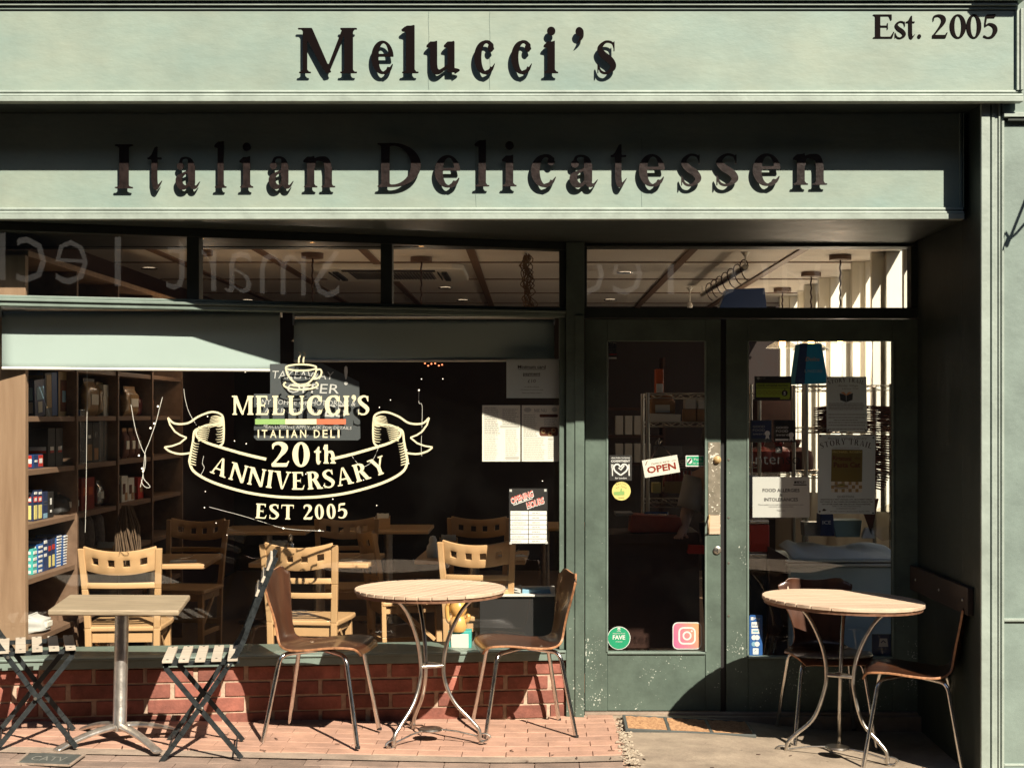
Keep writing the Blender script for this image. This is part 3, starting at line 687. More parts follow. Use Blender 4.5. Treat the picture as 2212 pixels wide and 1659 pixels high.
YP = 6.75
def pil(x0, sgn):
    """fluted pilaster with two plain panels; x0 = inner edge"""
    X = lambda q: x0 + sgn * q
    def bx(mb, a, b, y0, y1, z0, z1, m):
        xa, xb = sorted((X(a), X(b))); mb.box((xa, y0, z0), (xb, y1, z1), m)
    mb = MB(); y = YP; zt_ = zb + .06
    bx(mb, 0, .040, y, y + .022, -.1, zt_, "sage_trim"); bx(mb, .001, .0395, y + .0225, y + .3, -.1, zt_, "green_shade"); bx(mb, .040, .048, y + .012, y + .3, -.1, zt_, "sage_mid"); bx(mb, .048, .062, y + .002, y + .3, -.1, zt_, "sage_trim")  # the return is coloured near-black to stand for its shaded side
    bx(mb, .062, .078, y + .006, y + .3, -.1, zt_, "sage_trim"); bx(mb, .078, .086, y - .002, y + .3, -.1, zt_, "sage_trim"); bx(mb, .086, .094, y + .015, y + .3, -.1, zt_, "sage_mid"); bx(mb, .094, .106, y + .004, y + .3, -.1, zt_, "sage_trim")
    bx(mb, .106, 1.2, y + .020, y + .3, -.1, zt_, "sage_mid")
    zz = ZW(1340, y)
    bx(mb, .106, 1.2, y + .008, y + .03, zz - .006, zz + .008, "sage_trim"); bx(mb, .106, 1.2, y + .006, y + .03, ZW(1656, y), ZW(1650, y), "sage_trim"); bx(mb, .106, 1.2, y - .004, y + .03, -.1, ZW(1657, y), "sage_mid")
    o = mb.build("pilaster", shop, bevel=.0025)
    m2 = MB(); bx(m2, .10, 1.2, y - .012, y + .03, ZW(254, y), ZW(244, y), "sage_trim"); bx(m2, .12, 1.2, y - .004, y + .03, ZW(262, y), ZW(255, y), "green_shade"); m2.build("capital", o, bevel=.002)
    return o
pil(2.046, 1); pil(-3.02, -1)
mb = MB(); mb.hexa([(2.048, YP + .301, -.1), (2.2, YP + .301, -.1), (2.2, 8.2, -.1), (2.073, 8.2, -.1)], [(2.048, YP + .301, 2.56), (2.2, YP + .301, 2.56), (2.2, 8.2, 2.56), (2.073, 8.2, 2.56)], "green_shade"); mb.build("side_wall", shop, bevel=.003)
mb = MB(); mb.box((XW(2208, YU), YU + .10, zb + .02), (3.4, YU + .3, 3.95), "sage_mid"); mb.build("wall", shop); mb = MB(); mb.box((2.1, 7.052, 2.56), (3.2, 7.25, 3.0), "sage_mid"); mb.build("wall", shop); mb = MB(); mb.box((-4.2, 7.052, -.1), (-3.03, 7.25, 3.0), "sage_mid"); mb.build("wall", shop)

# window frame on the splayed line
def xw(u, dy=0):                                        # x on the splayed line (dy behind it) under pixel column u
    k = (u - CU) / F; y = (WY - WS * WX + dy) / (1 - WS * k); return k * y
zs = lambda x: .360 - .033 * x
XL, XR = -2.86, .178
win = MB()
def wsweep(mb, x0, x1, ya, yb, z0, z1, m, z0f=None, z1f=None):
    f0 = z0f or (lambda x: z0); f1 = z1f or (lambda x: z1)
    mb.hexa([(x0, wy(x0) + ya, f0(x0)), (x1, wy(x1) + ya, f0(x1)), (x1, wy(x1) + yb, f0(x1)), (x0, wy(x0) + yb, f0(x0))],
            [(x0, wy(x0) + ya, f1(x0)), (x1, wy(x1) + ya, f1(x1)), (x1, wy(x1) + yb, f1(x1)), (x0, wy(x0) + yb, f1(x0))], m)
wsweep(win, XL, XR, 0, .09, 2.478, zl + .003, "green_shade")
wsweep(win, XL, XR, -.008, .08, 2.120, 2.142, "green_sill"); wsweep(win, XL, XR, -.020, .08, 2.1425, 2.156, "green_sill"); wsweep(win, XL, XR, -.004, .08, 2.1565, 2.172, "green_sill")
for a, b in ((403, 430), (822, 847)): wsweep(win, xw(a), xw(b), 0, .09, 2.1725, 2.4775, "green_shade")
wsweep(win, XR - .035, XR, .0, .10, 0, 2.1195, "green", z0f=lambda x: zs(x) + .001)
wsweep(win, XR - .035, XR, .0, .09, 2.1725, 2.4775, "green_shade")
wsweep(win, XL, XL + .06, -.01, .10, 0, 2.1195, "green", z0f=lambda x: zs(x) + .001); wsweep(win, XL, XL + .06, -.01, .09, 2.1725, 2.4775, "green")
winf = win.build("window", shop, bevel=.003)
def pane(pts, pl, parent, th=.005):
    mb = MB(); n = pl.n * th
    a = [Vector(p) for p in pts]; b = [p - n for p in a]; k = len(a)
    mb.add(a + b, [tuple(range(k)), tuple(reversed(range(k, 2 * k)))] + [(i, k + i, k + (i + 1) % k, (i + 1) % k) for i in range(k)], "window_glass")
    o = mb.build("pane", parent); o.visible_shadow = True; return o
gy = lambda x: wy(x) + .05
for a, b in ((XL + .06, xw(403)), (xw(430), xw(822)), (xw(847), XR - .035)):
    pane([(a, gy(a), 2.1725), (b, gy(b), 2.1725), (b, gy(b), 2.4775), (a, gy(a), 2.4775)], WIN, winf)
a, b = XL + .06, XR - .035
pane([(a, gy(a), zs(a) + .001), (b, gy(b), zs(b) + .001), (b, gy(b), 2.120), (a, gy(a), 2.120)], WIN, winf)
mb = MB()
wsweep(mb, XL, XR, -.035, .35, 0, 0, "green_sill", z0f=lambda x: zs(x) - .012, z1f=lambda x: zs(x)); wsweep(mb, XL, XR, -.026, .09, 0, 0, "green_sill", z0f=lambda x: zs(x) - .053, z1f=lambda x: zs(x) - .0125)
mb.build("window_sill", shop, bevel=.003)
bw = MB(); wsweep(bw, -3.05, XR, .008, .12, -.2, 0, "mortar", z1f=lambda x: zs(x) - .055)
for c in range(6):
    x = -3.05 - (.115 if c % 2 else 0)
    while x < XR:
        a, b = max(x, -3.05), min(x + .222, XR)
        if b - a > .03:
            j = rr.uniform(-.0015, .0015); e = rr.uniform(-.002, .002)
            zt1 = lambda q: zs(q) - .056 - c * .0765 - .005 + e; zb1 = lambda q: zs(q) - .056 - (c + 1) * .0765 + .005 + e
            wsweep(bw, a + .005, b - .006, j, .1, 0, 0, "brick", z0f=zb1, z1f=zt1)
        x += .232 + rr.uniform(-.004, .004)
bw.build("brick_plinth", shop, bevel=.003, seg=2)
mb = MB(); mb.box((XR + .001, 7.86, -.02), (.276, 8.03, zl + .002), "green"); mb.box((.226, 7.852, -.02), (.274, 7.8595, 2.13), "green"); mb.build("post", shop, bevel=.003)
# transom light, door and side light at the back of the porch
D = DOORY; ZD = lambda v: ZW(v, D); XD = lambda u: XW(u, D)
tf = MB()
tf.box((.277, D, ZD(533)), (2.0715, D + .09, zl + .002), "green_shade"); tf.box((.277, D - .006, ZD(688)), (2.0715, D + .09, ZD(665)), "green_shade")
tf.box((.277, D, ZD(664.8)), (XD(1268), D + .09, ZD(533.2)), "green_shade"); tf.box((XD(1968), D, ZD(664.8)), (2.0715, D + .09, ZD(533.2)), "green_shade")
tfo = tf.build("transom_window", shop, bevel=.003)
g = DOORY + .03
pane([(XD(1268), g, ZD(665)), (XD(1968), g, ZD(665)), (XD(1968), g, ZD(533)), (XD(1268), g, ZD(533))], DOORG, tfo)
def leaf(name, u0, u1, ga, gb, v0, gv0, gv1, v1, y):
    mb = MB(); X = [XD(q) for q in (u0, ga, gb, u1)]; Z0, Z1, Z2, Z3 = ZD(v1), ZD(gv1), ZD(gv0), ZD(v0)
    mb.box((X[0], y, Z0), (X[1], y + .05, Z3), "green"); mb.box((X[2], y, Z0), (X[3], y + .05, Z3), "green")
    mb.box((X[1] + .0003, y, Z2), (X[2] - .0003, y + .05, Z3), "green")
    mb.box((X[1] + .0003, y + .006, Z0), (X[2] - .0003, y + .05, Z1 - .012), "green"); mb.box((X[1] + .0003, y - .004, Z1 - .0115), (X[2] - .0003, y + .05, Z1), "green_sill")
    for a, b in ((X[1] - .006, X[1] + .004), (X[2] - .004, X[2] + .006)): mb.box((a, y - .006, Z1 + .001), (b, y - .0005, Z2 - .001), "green_sill")
    o = mb.build(name, shop, bevel=.0025)
    pane([(X[1], g, Z1), (X[2], g, Z1), (X[2], g, Z2), (X[1], g, Z2)], DOORG, o); return o
door = leaf("door", 1264, 1557, 1312, 1524, 690, 737, 1408, 1535, D)
side = leaf("side_window", 1569, 1985, 1616, 1929, 690, 737, 1418, 1543, D)
mb = MB(); mb.box((XD(1557.5), D + .02, .0), (XD(1568.5), D + .07, ZD(690)), "black"); mb.box((XD(1985.5), D, 0), (2.0715, D + .07, ZD(690)), "green_shade"); mb.build("door_post_and_gap", shop)  # black strip stands for the shade in the gap beside the door
dj = MB()                                               # worn timber on the closing edge
dj.box((XD(1530), D - .0035, ZD(1153)), (XD(1556), D - .0005, ZD(955)), "worn_strip"); dj.build("edge_strip", door)
mb = MB(); mb.lathe([(.0, 0), (.019, 0), (.021, -.003), (.014, -.007), (.016, -.014), (.010, -.020), (.001, -.021)], "gold", (XD(1549), D - .004, ZD(993)), seg=20, axis='Y'); mb.build("knob", door)
mb = MB(); mb.box((XD(1529), D - .008, ZD(1153)), (XD(1555), D - .0038, ZD(1113)), "teak"); mb.tube(catmull([(XD(1531), D - .01, ZD(1150)), (XD(1529), D - .045, ZD(1140)), (XD(1530), D - .05, ZD(1125)), (XD(1532), D - .01, ZD(1112))], 6), .004, "gold"); mb.build("handle", door)
mb = MB(); mb.lathe([(0, 0), (.020, 0), (.021, -.004), (.014, -.007), (.0, -.0072)], "screw", (XD(1549), D - .004, ZD(1188)), seg=18, axis='Y'); mb.box((XD(1548), D - .0125, ZD(1194)), (XD(1550), D - .0113, ZD(1184)), "black"); mb.build("keyhole", door)
for vv in (993, 1118, 1216, 1330):
    mb = MB(); mb.lathe([(0, 0), (.007, 0), (.006, -.002), (0, -.0024)], "screw", (XD(1574), D - .0005, ZD(vv)), seg=10, axis='Y'); mb.build("screw", side)
mb = MB(); mb.box((.277, D - .085, -.12), (2.0715, D + .1, .0), "concrete"); mb.box((.28, D - .045, .0005), (2.06, D - .002, .013), "edging"); mb.build("threshold", shop, bevel=.002)
# ---------------------------------------------------------------- coir mat in a metal frame, cover in the paving
mt = empty("door_mat", (.468, 7.47, .008), R(-1), "coir scraper mat in a dark metal frame below the green door", "doormat")
fb = MB(); mt.rotation_euler = (0, R(2.6), R(-1)); Wm, Dm = .66, .35
fb.box((0, 0, -.01), (Wm, .016, .014), "mat_frame"); fb.box((0, Dm - .016, -.01), (Wm, Dm, .014), "mat_frame")
for i in range(4): fb.box((i * (Wm - .016) / 3, .0162, -.01), (i * (Wm - .016) / 3 + .016, Dm - .0162, .014), "mat_frame")
fb.build("frame", mt, bevel=.002)
cb = MB()
for i in range(3):
    xa = i * (Wm - .016) / 3 + .0165; xb = (i + 1) * (Wm - .016) / 3 - .0005
    for k in range(12):
        y0 = .018 + k * (Dm - .036) / 12
        pts = [(xa + (xb - xa) * t / 8, y0 + .012 + .002 * math.sin(t * 1.7 + k), .006 + .003 * math.sin(t * 2.3 + i)) for t in range(9)]
        cb.tube(pts, .0085, "coir", seg=6)
cb.build("coir_strip", mt)
ic = empty("access_cover", (-2.05, 6.45, 0), 0, "small square iron access cover set in the paving below the square table", "access cover")
mb = MB(); cpx = [(38, 1648), (66, 1624), (180, 1629), (148, 1652)]
zc = zg(-2.1) + .002
def gpt(u, v, z): d = (H - z) * F / (v - CV); return Vector((XW(u, d), d, z))
q = [gpt(u, v, zc) for u, v in cpx]
mb.hexa([p - Vector((0, 0, .02)) - ic.location for p in q], [p - ic.location for p in q], "iron_cover"); mb.build("cover_plate", ic, bevel=.002)
cc = (q[0] + q[1] + q[2] + q[3]) / 4; ex = (q[3] - q[0]); ey = (q[1] - q[0])
mb = MB()
fr = [q[0] + (p - cc) * .0 for p in q]
for a, b in ((0, 1), (1, 2), (2, 3), (3, 0)):
    pa = q[a] + (q[a] - cc) * .045; pb = q[b] + (q[b] - cc) * .045; mb.bar(pa - ic.location, pb - ic.location, .012, .006, "edging", up=(0, 0, 1))
mb.build("frame", ic)
mb = MB(); vs2, fs2, wd = sans("CATV")
mb.add([(q[0] + ex * (.16 + .68 * x / wd) + ey * (.28 + .55 * y) - ic.location + Vector((0, 0, .0015))) for x, y in vs2], fs2, "iron_worn"); mb.build("lettering", ic, fix=False)

# ---------------------------------------------------------------- round slatted tables
def round_table(loc, dia, zt, label, feet, slat_rot, tint="teak"):
    t = empty("round_table", loc, 0, label, "table", "round slatted tables on the pavement"); r = dia / 2
    sl_ = MB(); n = 13; wv = dia / n; M = Matrix.Rotation(R(slat_rot), 4, 'Z')
    for i in range(n):
        y0, y1 = -r + i * wv + .0022, -r + (i + 1) * wv - .0022; m = 7
        ys = [y0 + (y1 - y0) * k / m for k in range(m + 1)]
        right = [(math.sqrt(max(1e-6, r * r - y * y)), y) for y in ys]; poly = right + [(-x, y) for x, y in reversed(right)]
        sl_.prism(poly, .018, tint, M=M @ Matrix.Translation((0, 0, zt - .018)))
    sl_.build("tabletop", t, bevel=.0025, seg=1)
    rim = MB(); rim.lathe([(r - .035, zt - .034), (r - .010, zt - .034), (r - .007, zt - .0185), (r - .035, zt - .0185), (r - .035, zt - .034)], "teak_edge", seg=56); rim.build("rim", t)
    for i, a in enumerate(feet):
        c, s_ = math.cos(R(a)), math.sin(R(a)); q = lambda rr_, z: (rr_ * c, rr_ * s_, z)
        lg = MB(); pts = catmull([q(.255, zt - .037), q(.215, zt - .045), q(.15, zt - .115), q(.090, zt - .24), q(.066, zt - .355), q(.072, zt - .45), q(.118, .19), q(.20, .105), q(.238, .06), q(.243, .012)], 6)
        lg.tube(pts, .0098, "steel", seg=10); lo = lg.build("leg", t)
        b = MB(); e = (-s_, c, 0)
        sp = [(.243 + .034 * math.cos(k * .5) * (1 - k * .02) + .018, .012 + .02 * math.sin(k * .5) * (1 - k * .02) + .012) for k in range(14)]
        b.tube([q(x, z) for x, z in sp], .0055, "steel", seg=8); b.lathe([(.0, 0), (.014, 0), (.014, .005), (0, .005)], "steel", q(.252, 0), seg=12)
        b.build("foot_scroll", lo)
        st = MB(); st.tube([q(.03, .058), q(.13, .05), q(.24, .028)], .0048, "steel", seg=8); st.build("stretcher", t)
    hb = MB()
    angs = [feet[i] for i in range(3)]
    for i in range(3):
        a, b = R(angs[i]), R(angs[(i + 1) % 3]); z = zt - .375
        hb.tube([(.066 * math.cos(a), .066 * math.sin(a), z), (.066 * math.cos(b), .066 * math.sin(b), z)], .009, "steel", seg=10)
    hb.build("brace", t)
    pl = MB(); pl.lathe([(0, .050), (.055, .050), (.062, .055), (.055, .062), (0, .064)], "steel", seg=28); pl.build("centre_plate", t); return t
round_table((-.493, 7.16, .028), .728, .740, "round slatted table between two brown chairs under the window", (229, 352, 114), 62)
rt = round_table((1.478, 7.19, zg(1.5)), .778, .778, "round slatted table in front of the side window, half in shade", (170, 335, 76), 12)
rt.rotation_euler = (0, R(2.2), 0)

# ---------------------------------------------------------------- square pedestal table
st_ = empty("pedestal_table", (-1.888, 6.77, zg(-1.888)), R(10), "square wood-grain table on a silver pedestal between the folding chairs", "table")
st_.rotation_euler = (0, R(1.2), R(8)); mb = MB(); h = .640; mb.box((-.280, -.280, h - .026), (.280, .280, h), "grey_wood"); mb.build("tabletop", st_, bevel=.008, seg=3)
mb = MB(); mb.lathe([(.0, h - .027), (.05, h - .027), (.05, h - .034), (.031, h - .038), (.031, .085), (.036, .075), (.036, .055), (0, .055)], "cast_metal", seg=28); mb.build("column", st_)
for k in range(4):
    a = R(45 + 90 * k + (-6)); lg = MB(); c, s_ = math.cos(a), math.sin(a); n = 14; V = []; rp = []
    for i in range(n + 1):
        t = i / n; r_ = .02 + .305 * t; z = .088 - .07 * t ** 1.7; w_ = .034 - .010 * t + (.008 if t > .9 else 0); th = .030 - .008 * t; zb_ = z - th
        for (o, zz) in ((-w_, zb_), (-w_ * .8, z - .006), (0, z + .004), (w_ * .8, z - .006), (w_, zb_)): V.append((r_ * c - o * s_, r_ * s_ + o * c, zz))
    Fs = [(i * 5 + k2, i * 5 + (k2 + 1) % 5, (i + 1) * 5 + (k2 + 1) % 5, (i + 1) * 5 + k2) for i in range(n) for k2 in range(5)] + [(4, 3, 2, 1, 0), tuple(n * 5 + q_ for q_ in range(5))]
    lg.add(V, Fs, "cast_metal", smooth=True); lo = lg.build("leg", st_, sub=1)
    ft = MB(); ft.lathe([(0, -.002), (.014, -.002), (.016, .012), (.01, .016), (0, .016)], "black", (.305 * c, .305 * s_, .0), seg=12); ft.build("foot_pad", lo)

# ---------------------------------------------------------------- moulded plywood chairs on chrome legs
def ply_chair(loc, rz, label, first=[None]):
    if first[0] is not None:
        o = copy_tree(first[0]); o.location = loc; o.rotation_euler = (0, 0, rz); o["label"] = label; return o
    t = empty("plywood_chair", loc, rz, label, "chair", "brown moulded plywood chairs on chrome legs"); first[0] = t
    prof = [(-.228, .418), (-.216, .438), (-.185, .450), (-.10, .452), (0, .441), (.09, .434), (.15, .441), (.192, .470), (.214, .53), (.228, .60), (.243, .68), (.256, .76), (.262, .805)]
    wid = [.150, .178, .198, .208, .208, .192, .160, .128, .122, .138, .172, .198, .192]
    pc = catmull([(0, y, z) for y, z in prof], 4); wc = catmull([(x, 0, 0) for x in wid], 4); n = len(pc) - 1
    def fn(a, b):
        k = b * n; i = min(n - 1, int(k)); f = k - i; p = pc[i].lerp(pc[i + 1], f); w_ = wc[i].x * (1 - f) + wc[i + 1].x * f; t_ = a * 2 - 1
        if b > .97: w_ *= .97
        s_ = b; up = 1 / (1 + math.exp(-(b - .58) * 22))
        curve = t_ * t_
        y = p.y - up * .028 * curve; z = p.z + (1 - up) * .010 * curve - (b < .12) * (.12 - b) / .12 * .010 * curve * curve
        if b > .93: z -= (b - .93) / .07 * (.012 * (1 - min(1, abs(t_) / .55) ** 2) + (.05 * max(0, abs(t_) - .72) ** 1.5 / .28 ** 1.5))
        return (t_ * w_, y, z)
    mb = MB(); mb.grid(fn, 16, n, "ply_brown"); mb.mats.append(MATS["ply_edge"])
    o = mb.build("seat_shell", t, fix=False); q = o.modifiers.new("thickness", 'SOLIDIFY'); q.thickness = .011; q.offset = 0; q.material_offset_rim = 1
    q = o.modifiers.new("edge", 'BEVEL'); q.width = .003; q.segments = 2; q.limit_method = 'ANGLE'; q.angle_limit = R(50)
    for sx in (-1, 1):
        for sy, fy in ((-1, -.222), (1, .228)):
            lg = MB(); pts = fillet([(sx * .03, sy * .02, .424), (sx * .155, fy * .70, .418), (sx * .208, fy * 1.02, .0)], .045, 7)
            lg.tube(pts, .0108, "chrome", seg=12); lo = lg.build("leg", t)
            ft = MB(); ft.lathe([(0, 0), (.0125, 0), (.0125, .012), (.0, .014)], "black", (sx * .208, fy * 1.02, 0), seg=12); ft.build("foot_cap", lo)
    pl = MB(); pl.lathe([(0, .422), (.07, .422), (.075, .428), (.07, .433), (0, .434)], "black", seg=20); pl.build("mounting_plate", t); return t
ply_chair((-1.005, 7.10, zg(-1.0)), R(82), "brown plywood chair facing right, left of the middle round table")
ply_chair((-.05, 7.52, .0), R(-79), "brown plywood chair facing left beside the green window post")
ply_chair((1.505, 7.61, zg(1.5)), R(2), "dark plywood chair facing the street behind the shaded round table")
ply_chair((1.84, 7.17, zg(1.84)), R(-105), "brown plywood chair at the right by the fluted pilaster, back in shade")

# ---------------------------------------------------------------- folding bistro chairs
def bistro(loc, rz, label, first=[None]):
    if first[0] is not None:
        o = copy_tree(first[0]); o.location = loc; o.rotation_euler = (0, 0, rz); o["label"] = label; return o
    t = empty("folding_chair", loc, rz, label, "chair", "folding bistro chairs with wooden slats"); first[0] = t
    hw = .195
    for sx in (-1, 1):
        b = MB(); x = sx * hw
        p = catmull([(x, -.170, 0), (x, -.05, .165), (x, .11, .40), (x, .175, .50), (x, .22, .62), (x, .29, .80), (x, .325, .885)], 4)
        for i in range(len(p) - 1): b.bar(p[i], p[i + 1] + (p[i + 1] - p[i]) * .04, .022, .006, "black_metal", up=(1, 0, 0))
        b.build("back_leg", t)
        b = MB(); x = sx * (hw - .014); b.bar((x, -.150, .405), (x, .175, 0), .022, .006, "black_metal", up=(1, 0, 0)); b.build("front_leg", t)
        b = MB(); b.bar((x - sx * .006, -.165, .425), (x - sx * .006, .165, .425), .020, .005, "black_metal", up=(1, 0, 0))
        b.bar((x - sx * .006, -.150, .43), (x - sx * .006, -.150, .395), .02, .005, "black_metal", up=(1, 0, 0)); b.build("seat_rail", t)
        b = MB(); b.lathe([(0, -.010), (.007, -.010), (.007, .010), (0, .012)], "screw", (sx * hw, .005, .228), seg=10, axis='X')
        b.build("rivet", t); b = MB(); b.lathe([(0, -.010), (.007, -.010), (.007, .010), (0, .012)], "screw", (sx * hw, .118, .415), seg=10, axis='X'); b.build("rivet", t)
    b = MB(); b.tube([(-hw, -.14, .04), (hw, -.14, .04)], .004, "black_metal"); b.build("cross_rod", t); b = MB(); b.tube([(-hw, .15, .03), (hw, .15, .03)], .004, "black_metal"); b.build("cross_rod", t); b = MB(); b.tube([(-hw, .120, .43), (hw, .120, .43)], .005, "screw"); b.build("cross_rod", t)
    for i in range(5):
        y = -.166 + i * .070; b = MB(); b.box((-.205, y, .432), (.205, y + .044, .443), "slat_wood")
        for sx in (-1, 1): b.lathe([(0, .4432), (.006, .4432), (.005, .445), (0, .4452)], "black_metal", (sx * .18, y + .022, 0), seg=8)
        b.build("seat_slat", t, bevel=.004)
    for i, (y, z, l) in enumerate(((.306, .850, .055), (.278, .785, .030), (.253, .725, .030))):
        b = MB(); n_ = Vector((0, .36, .93)).normalized(); nn = Vector((0, -.93, .36))
        c = Vector((0, y, z)) + nn * .010
        b.bar(c - Vector((.205, 0, 0)), c + Vector((.205, 0, 0)), l, .012, "slat_wood", up=nn)
        for sx in (-1, 1): b.lathe([(0, 0), (.006, 0), (.005, .006), (0, .007)], "screw", (sx * .18, y + .008, z), seg=8, axis='Y')
        b.build("back_slat", t, bevel=.003)
    return t
bistro((-1.49, 6.70, zg(-1.5)), R(-80), "folding chair facing left between the square table and the plywood chair")
bistro((-2.245, 6.70, zg(-2.25)), R(109), "folding chair facing right at the left edge, partly shaded by the square table")

# ---------------------------------------------------------------- ledge in the porch and wall bracket
bn = empty("porch_rail_board", (2.03, 7.2, 0), 0, "dark rough timber board fixed along the porch side wall behind the right-hand chair", "board")
mb = MB(); mb.box((-.012, -.33, .67), (.016, .72, .80), "ledge_wood"); mb.build("plank", bn, bevel=.004)
for y in (-.25, .15, .6):
    mb = MB(); mb.lathe([(0, -.0125), (.007, -.0125), (.006, -.016), (0, -.0165)], "screw", (0, y, .735), seg=10, axis='X'); mb.build("screw", bn)
def sx_(u, v, yw=6.77):                                 # wall point under a pixel
    return Vector((XW(u, yw), yw, ZW(v, yw)))
a_ = .42; so_ = Vector((KX, -1, KZ)) * a_               # iron bracket out of frame to the right; its shadow falls on the panel
br = empty("hanging_bracket", (3.0, 6.84, 2.6), 0, "wrought iron hanging basket bracket above the right-hand panel, seen by its shadow", "bracket")
mb = MB(); L0 = br.location
def cs(pts, r_): mb.tube([sx_(u, v) + so_ - L0 for u, v in pts], r_, "black_metal", seg=8)
cs([(2175, 532), (2240, 370)], .007); cs([(2175, 522), (2195, 505), (2230, 465)], .006)
cs([(2168, 505), (2164, 520), (2170, 530), (2178, 512), (2172, 503), (2167, 508), (2166, 530), (2161, 548), (2168, 545)], .006)
mb.tube([sx_(2240, 370) + so_ - L0, Vector((3.25, 6.86, 3.2)) - L0], .007, "black_metal"); mb.tube([sx_(2230, 465) + so_ - L0, Vector((3.25, 6.86, 2.7)) - L0], .006, "black_metal")
mb.build("arm", br)
# ---------------------------------------------------------------- the room behind the window
ZF, ZC, YB = .03, 2.70, 15.0
mb = MB(); mb.add([(-3.02, wy(-3.02) + .13, ZF), (.17, wy(.17) + .13, ZF), (.28, 8.06, ZF), (2.6, 8.06, ZF), (2.6, YB, ZF), (-3.02, YB, ZF)], [(0, 1, 2, 3, 4, 5)], "floor_wood"); tag(mb.build("floor"), kind="structure")
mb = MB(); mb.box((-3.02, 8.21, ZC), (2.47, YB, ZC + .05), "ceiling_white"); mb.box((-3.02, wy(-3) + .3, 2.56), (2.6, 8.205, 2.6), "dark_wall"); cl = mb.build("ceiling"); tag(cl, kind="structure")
mb = MB()
for x in (-2.52, -1.82, -1.12, -.41, .33, 1.06, 1.79): mb.box((x - .028, 8.21, ZC - .012), (x + .028, YB, ZC - .001), "ceiling_bar")
for y in (9.33, 10.63, 11.95, 13.3, 14.5): mb.box((-3.0, y - .012, ZC - .008), (2.5, y + .012, ZC - .0015), "ceiling_bar")
mb.build("ceiling_bar", cl)
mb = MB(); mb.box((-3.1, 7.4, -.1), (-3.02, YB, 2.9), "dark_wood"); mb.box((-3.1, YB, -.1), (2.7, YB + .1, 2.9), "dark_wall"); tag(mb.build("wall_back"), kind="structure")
# right-hand wall: cream fins with open gaps, shaped so that sun from the side lights them
mb = MB(); mb.box((2.46, 8.2, -.1), (2.56, YB, .95), "cream_wall")
for k in range(9):
    y = 8.75 + k * .62; w_ = .17 if k % 3 != 1 else .11
    mb.box((2.46 - w_, y, .95), (2.56, y + .05, 2.6985), "cream_wall"); mb.box((2.46 - w_ * .5, y - .05, .951), (2.50, y - .001, 2.698), "cream_wall"); mb.box((2.44, y + .051, .951), (2.56, y + .16, 2.698), "cream_wall")
tag(mb.build("wall_right", bevel=.003), kind="structure")
mb = MB(); mb.box((-60, -6.2, -.1), (60, -4.2, 9.3), "opp_brick") if False else None

# opposite side of the street (only seen mirrored in the glass)
mat("opp_wall", (.10, .065, .05), .9, var=.3); mat("opp_fascia", (.05, .05, .055), .7); mat("opp_letters", (.85, .8, .7), .6, emit=(1, .85, .68), es=.27)  # letters given a faint glow so their mirror image shows
op = empty("opposite_shop", (0, -4.2, 0), R(180), "phone shop across the street with big pale lettering, mirrored in the transom glass", "shop")
mb = MB(); mb.box((-30, 0, -.14), (30, 3, 9.9), "opp_wall"); mb.build("wall", op)
mb = MB(); mb.box((-7, -.12, 3.05), (7, -.002, 4.3), "opp_fascia"); fo = mb.build("fascia", op)
mb = MB()
def osans(t, xc, z, hgt, wid):
    vs2, fs2, wd = sans(t, -.012); k = wid / wd
    mb.add([(xc + (x - wd / 2) * k, -.14, z + y * hgt / .73) for x, y in vs2], fs2, "opp_letters")
osans("Smart Tech", -2.55, 3.22, .92, 4.9); osans("REPAIRS", 3.4, 3.36, .5, 2.4)
mb.build("lettering", fo, fix=False)

# ---------------------------------------------------------------- ceiling fittings
def ctop(u, v): d = (ZC - H) * F / (CV - v); return Vector((XW(u, d), d, ZC))
CORD = [(435, 541, "next to the first mullion"), (675, 547, "left of the air conditioner"), (910, 555, "right of the air conditioner"),
        (1815, 551, "nearest the sunlit side wall"), (1752, 588, "second from the sunlit side wall"), (1690, 622, "with glowing filament bulb")]
for i, (u, v, where) in enumerate(CORD):
    p = ctop(u, v); drop = .50 if i < 5 else .42
    t = empty("pendant_lamp", p, 0, "clear glass pendant lamp on twisted flex, " + where, "pendant lamp", "pendant lamps on dark ceiling roses")
    mb = MB(); mb.lathe([(0, -.035), (.075, -.035), (.075, -.002), (0, -.001)], "ceiling_bar", seg=24); mb.build("ceiling_rose", t)
    mb = MB(); mb.tube([(.003 * math.sin(k * 1.6), .003 * math.cos(k * 1.6), -.035 - k * (drop - .08) / 24) for k in range(25)], .006, "string_dark", seg=6); mb.build("flex", t)
    mb = MB(); mb.lathe([(0, -drop - .0), (.02, -drop), (.022, -drop + .045), (.008, -drop + .06), (0, -drop + .06)], "gold", seg=14); mb.build("bulb_holder", t)
    mb = MB(); mb.lathe([(.024, -drop + .03), (.045, -drop + .01), (.06, -drop - .04), (.13, -drop - .085), (.145, -drop - .10), (.142, -drop - .10), (.125, -drop - .082), (.055, -drop - .038), (.040, -drop + .008), (.020, -drop + .028)], "clear_shade", seg=32)
    sh = mb.build("glass_shade", t, fix=True)
    mb = MB(); mb.lathe([(0, -drop), (.012, -drop - .005), (.026, -drop - .045), (.028, -drop - .07), (.018, -drop - .1), (0, -drop - .105)], "bulb_glow", seg=16); mb.build("bulb", t)
    if True:
        li = bpy.data.lights.new("bulb_fill_light", 'POINT'); li.energy = 8 if i == 5 else (5 if i > 2 else 1.7); li.color = (1, .80, .60); li.shadow_soft_size = .04  # point light under every bulb, added to brighten the ceiling
        lo = bpy.data.objects.new("bulb_fill_light", li); link(lo, t); lo.location = (0, 0, -drop - .16)
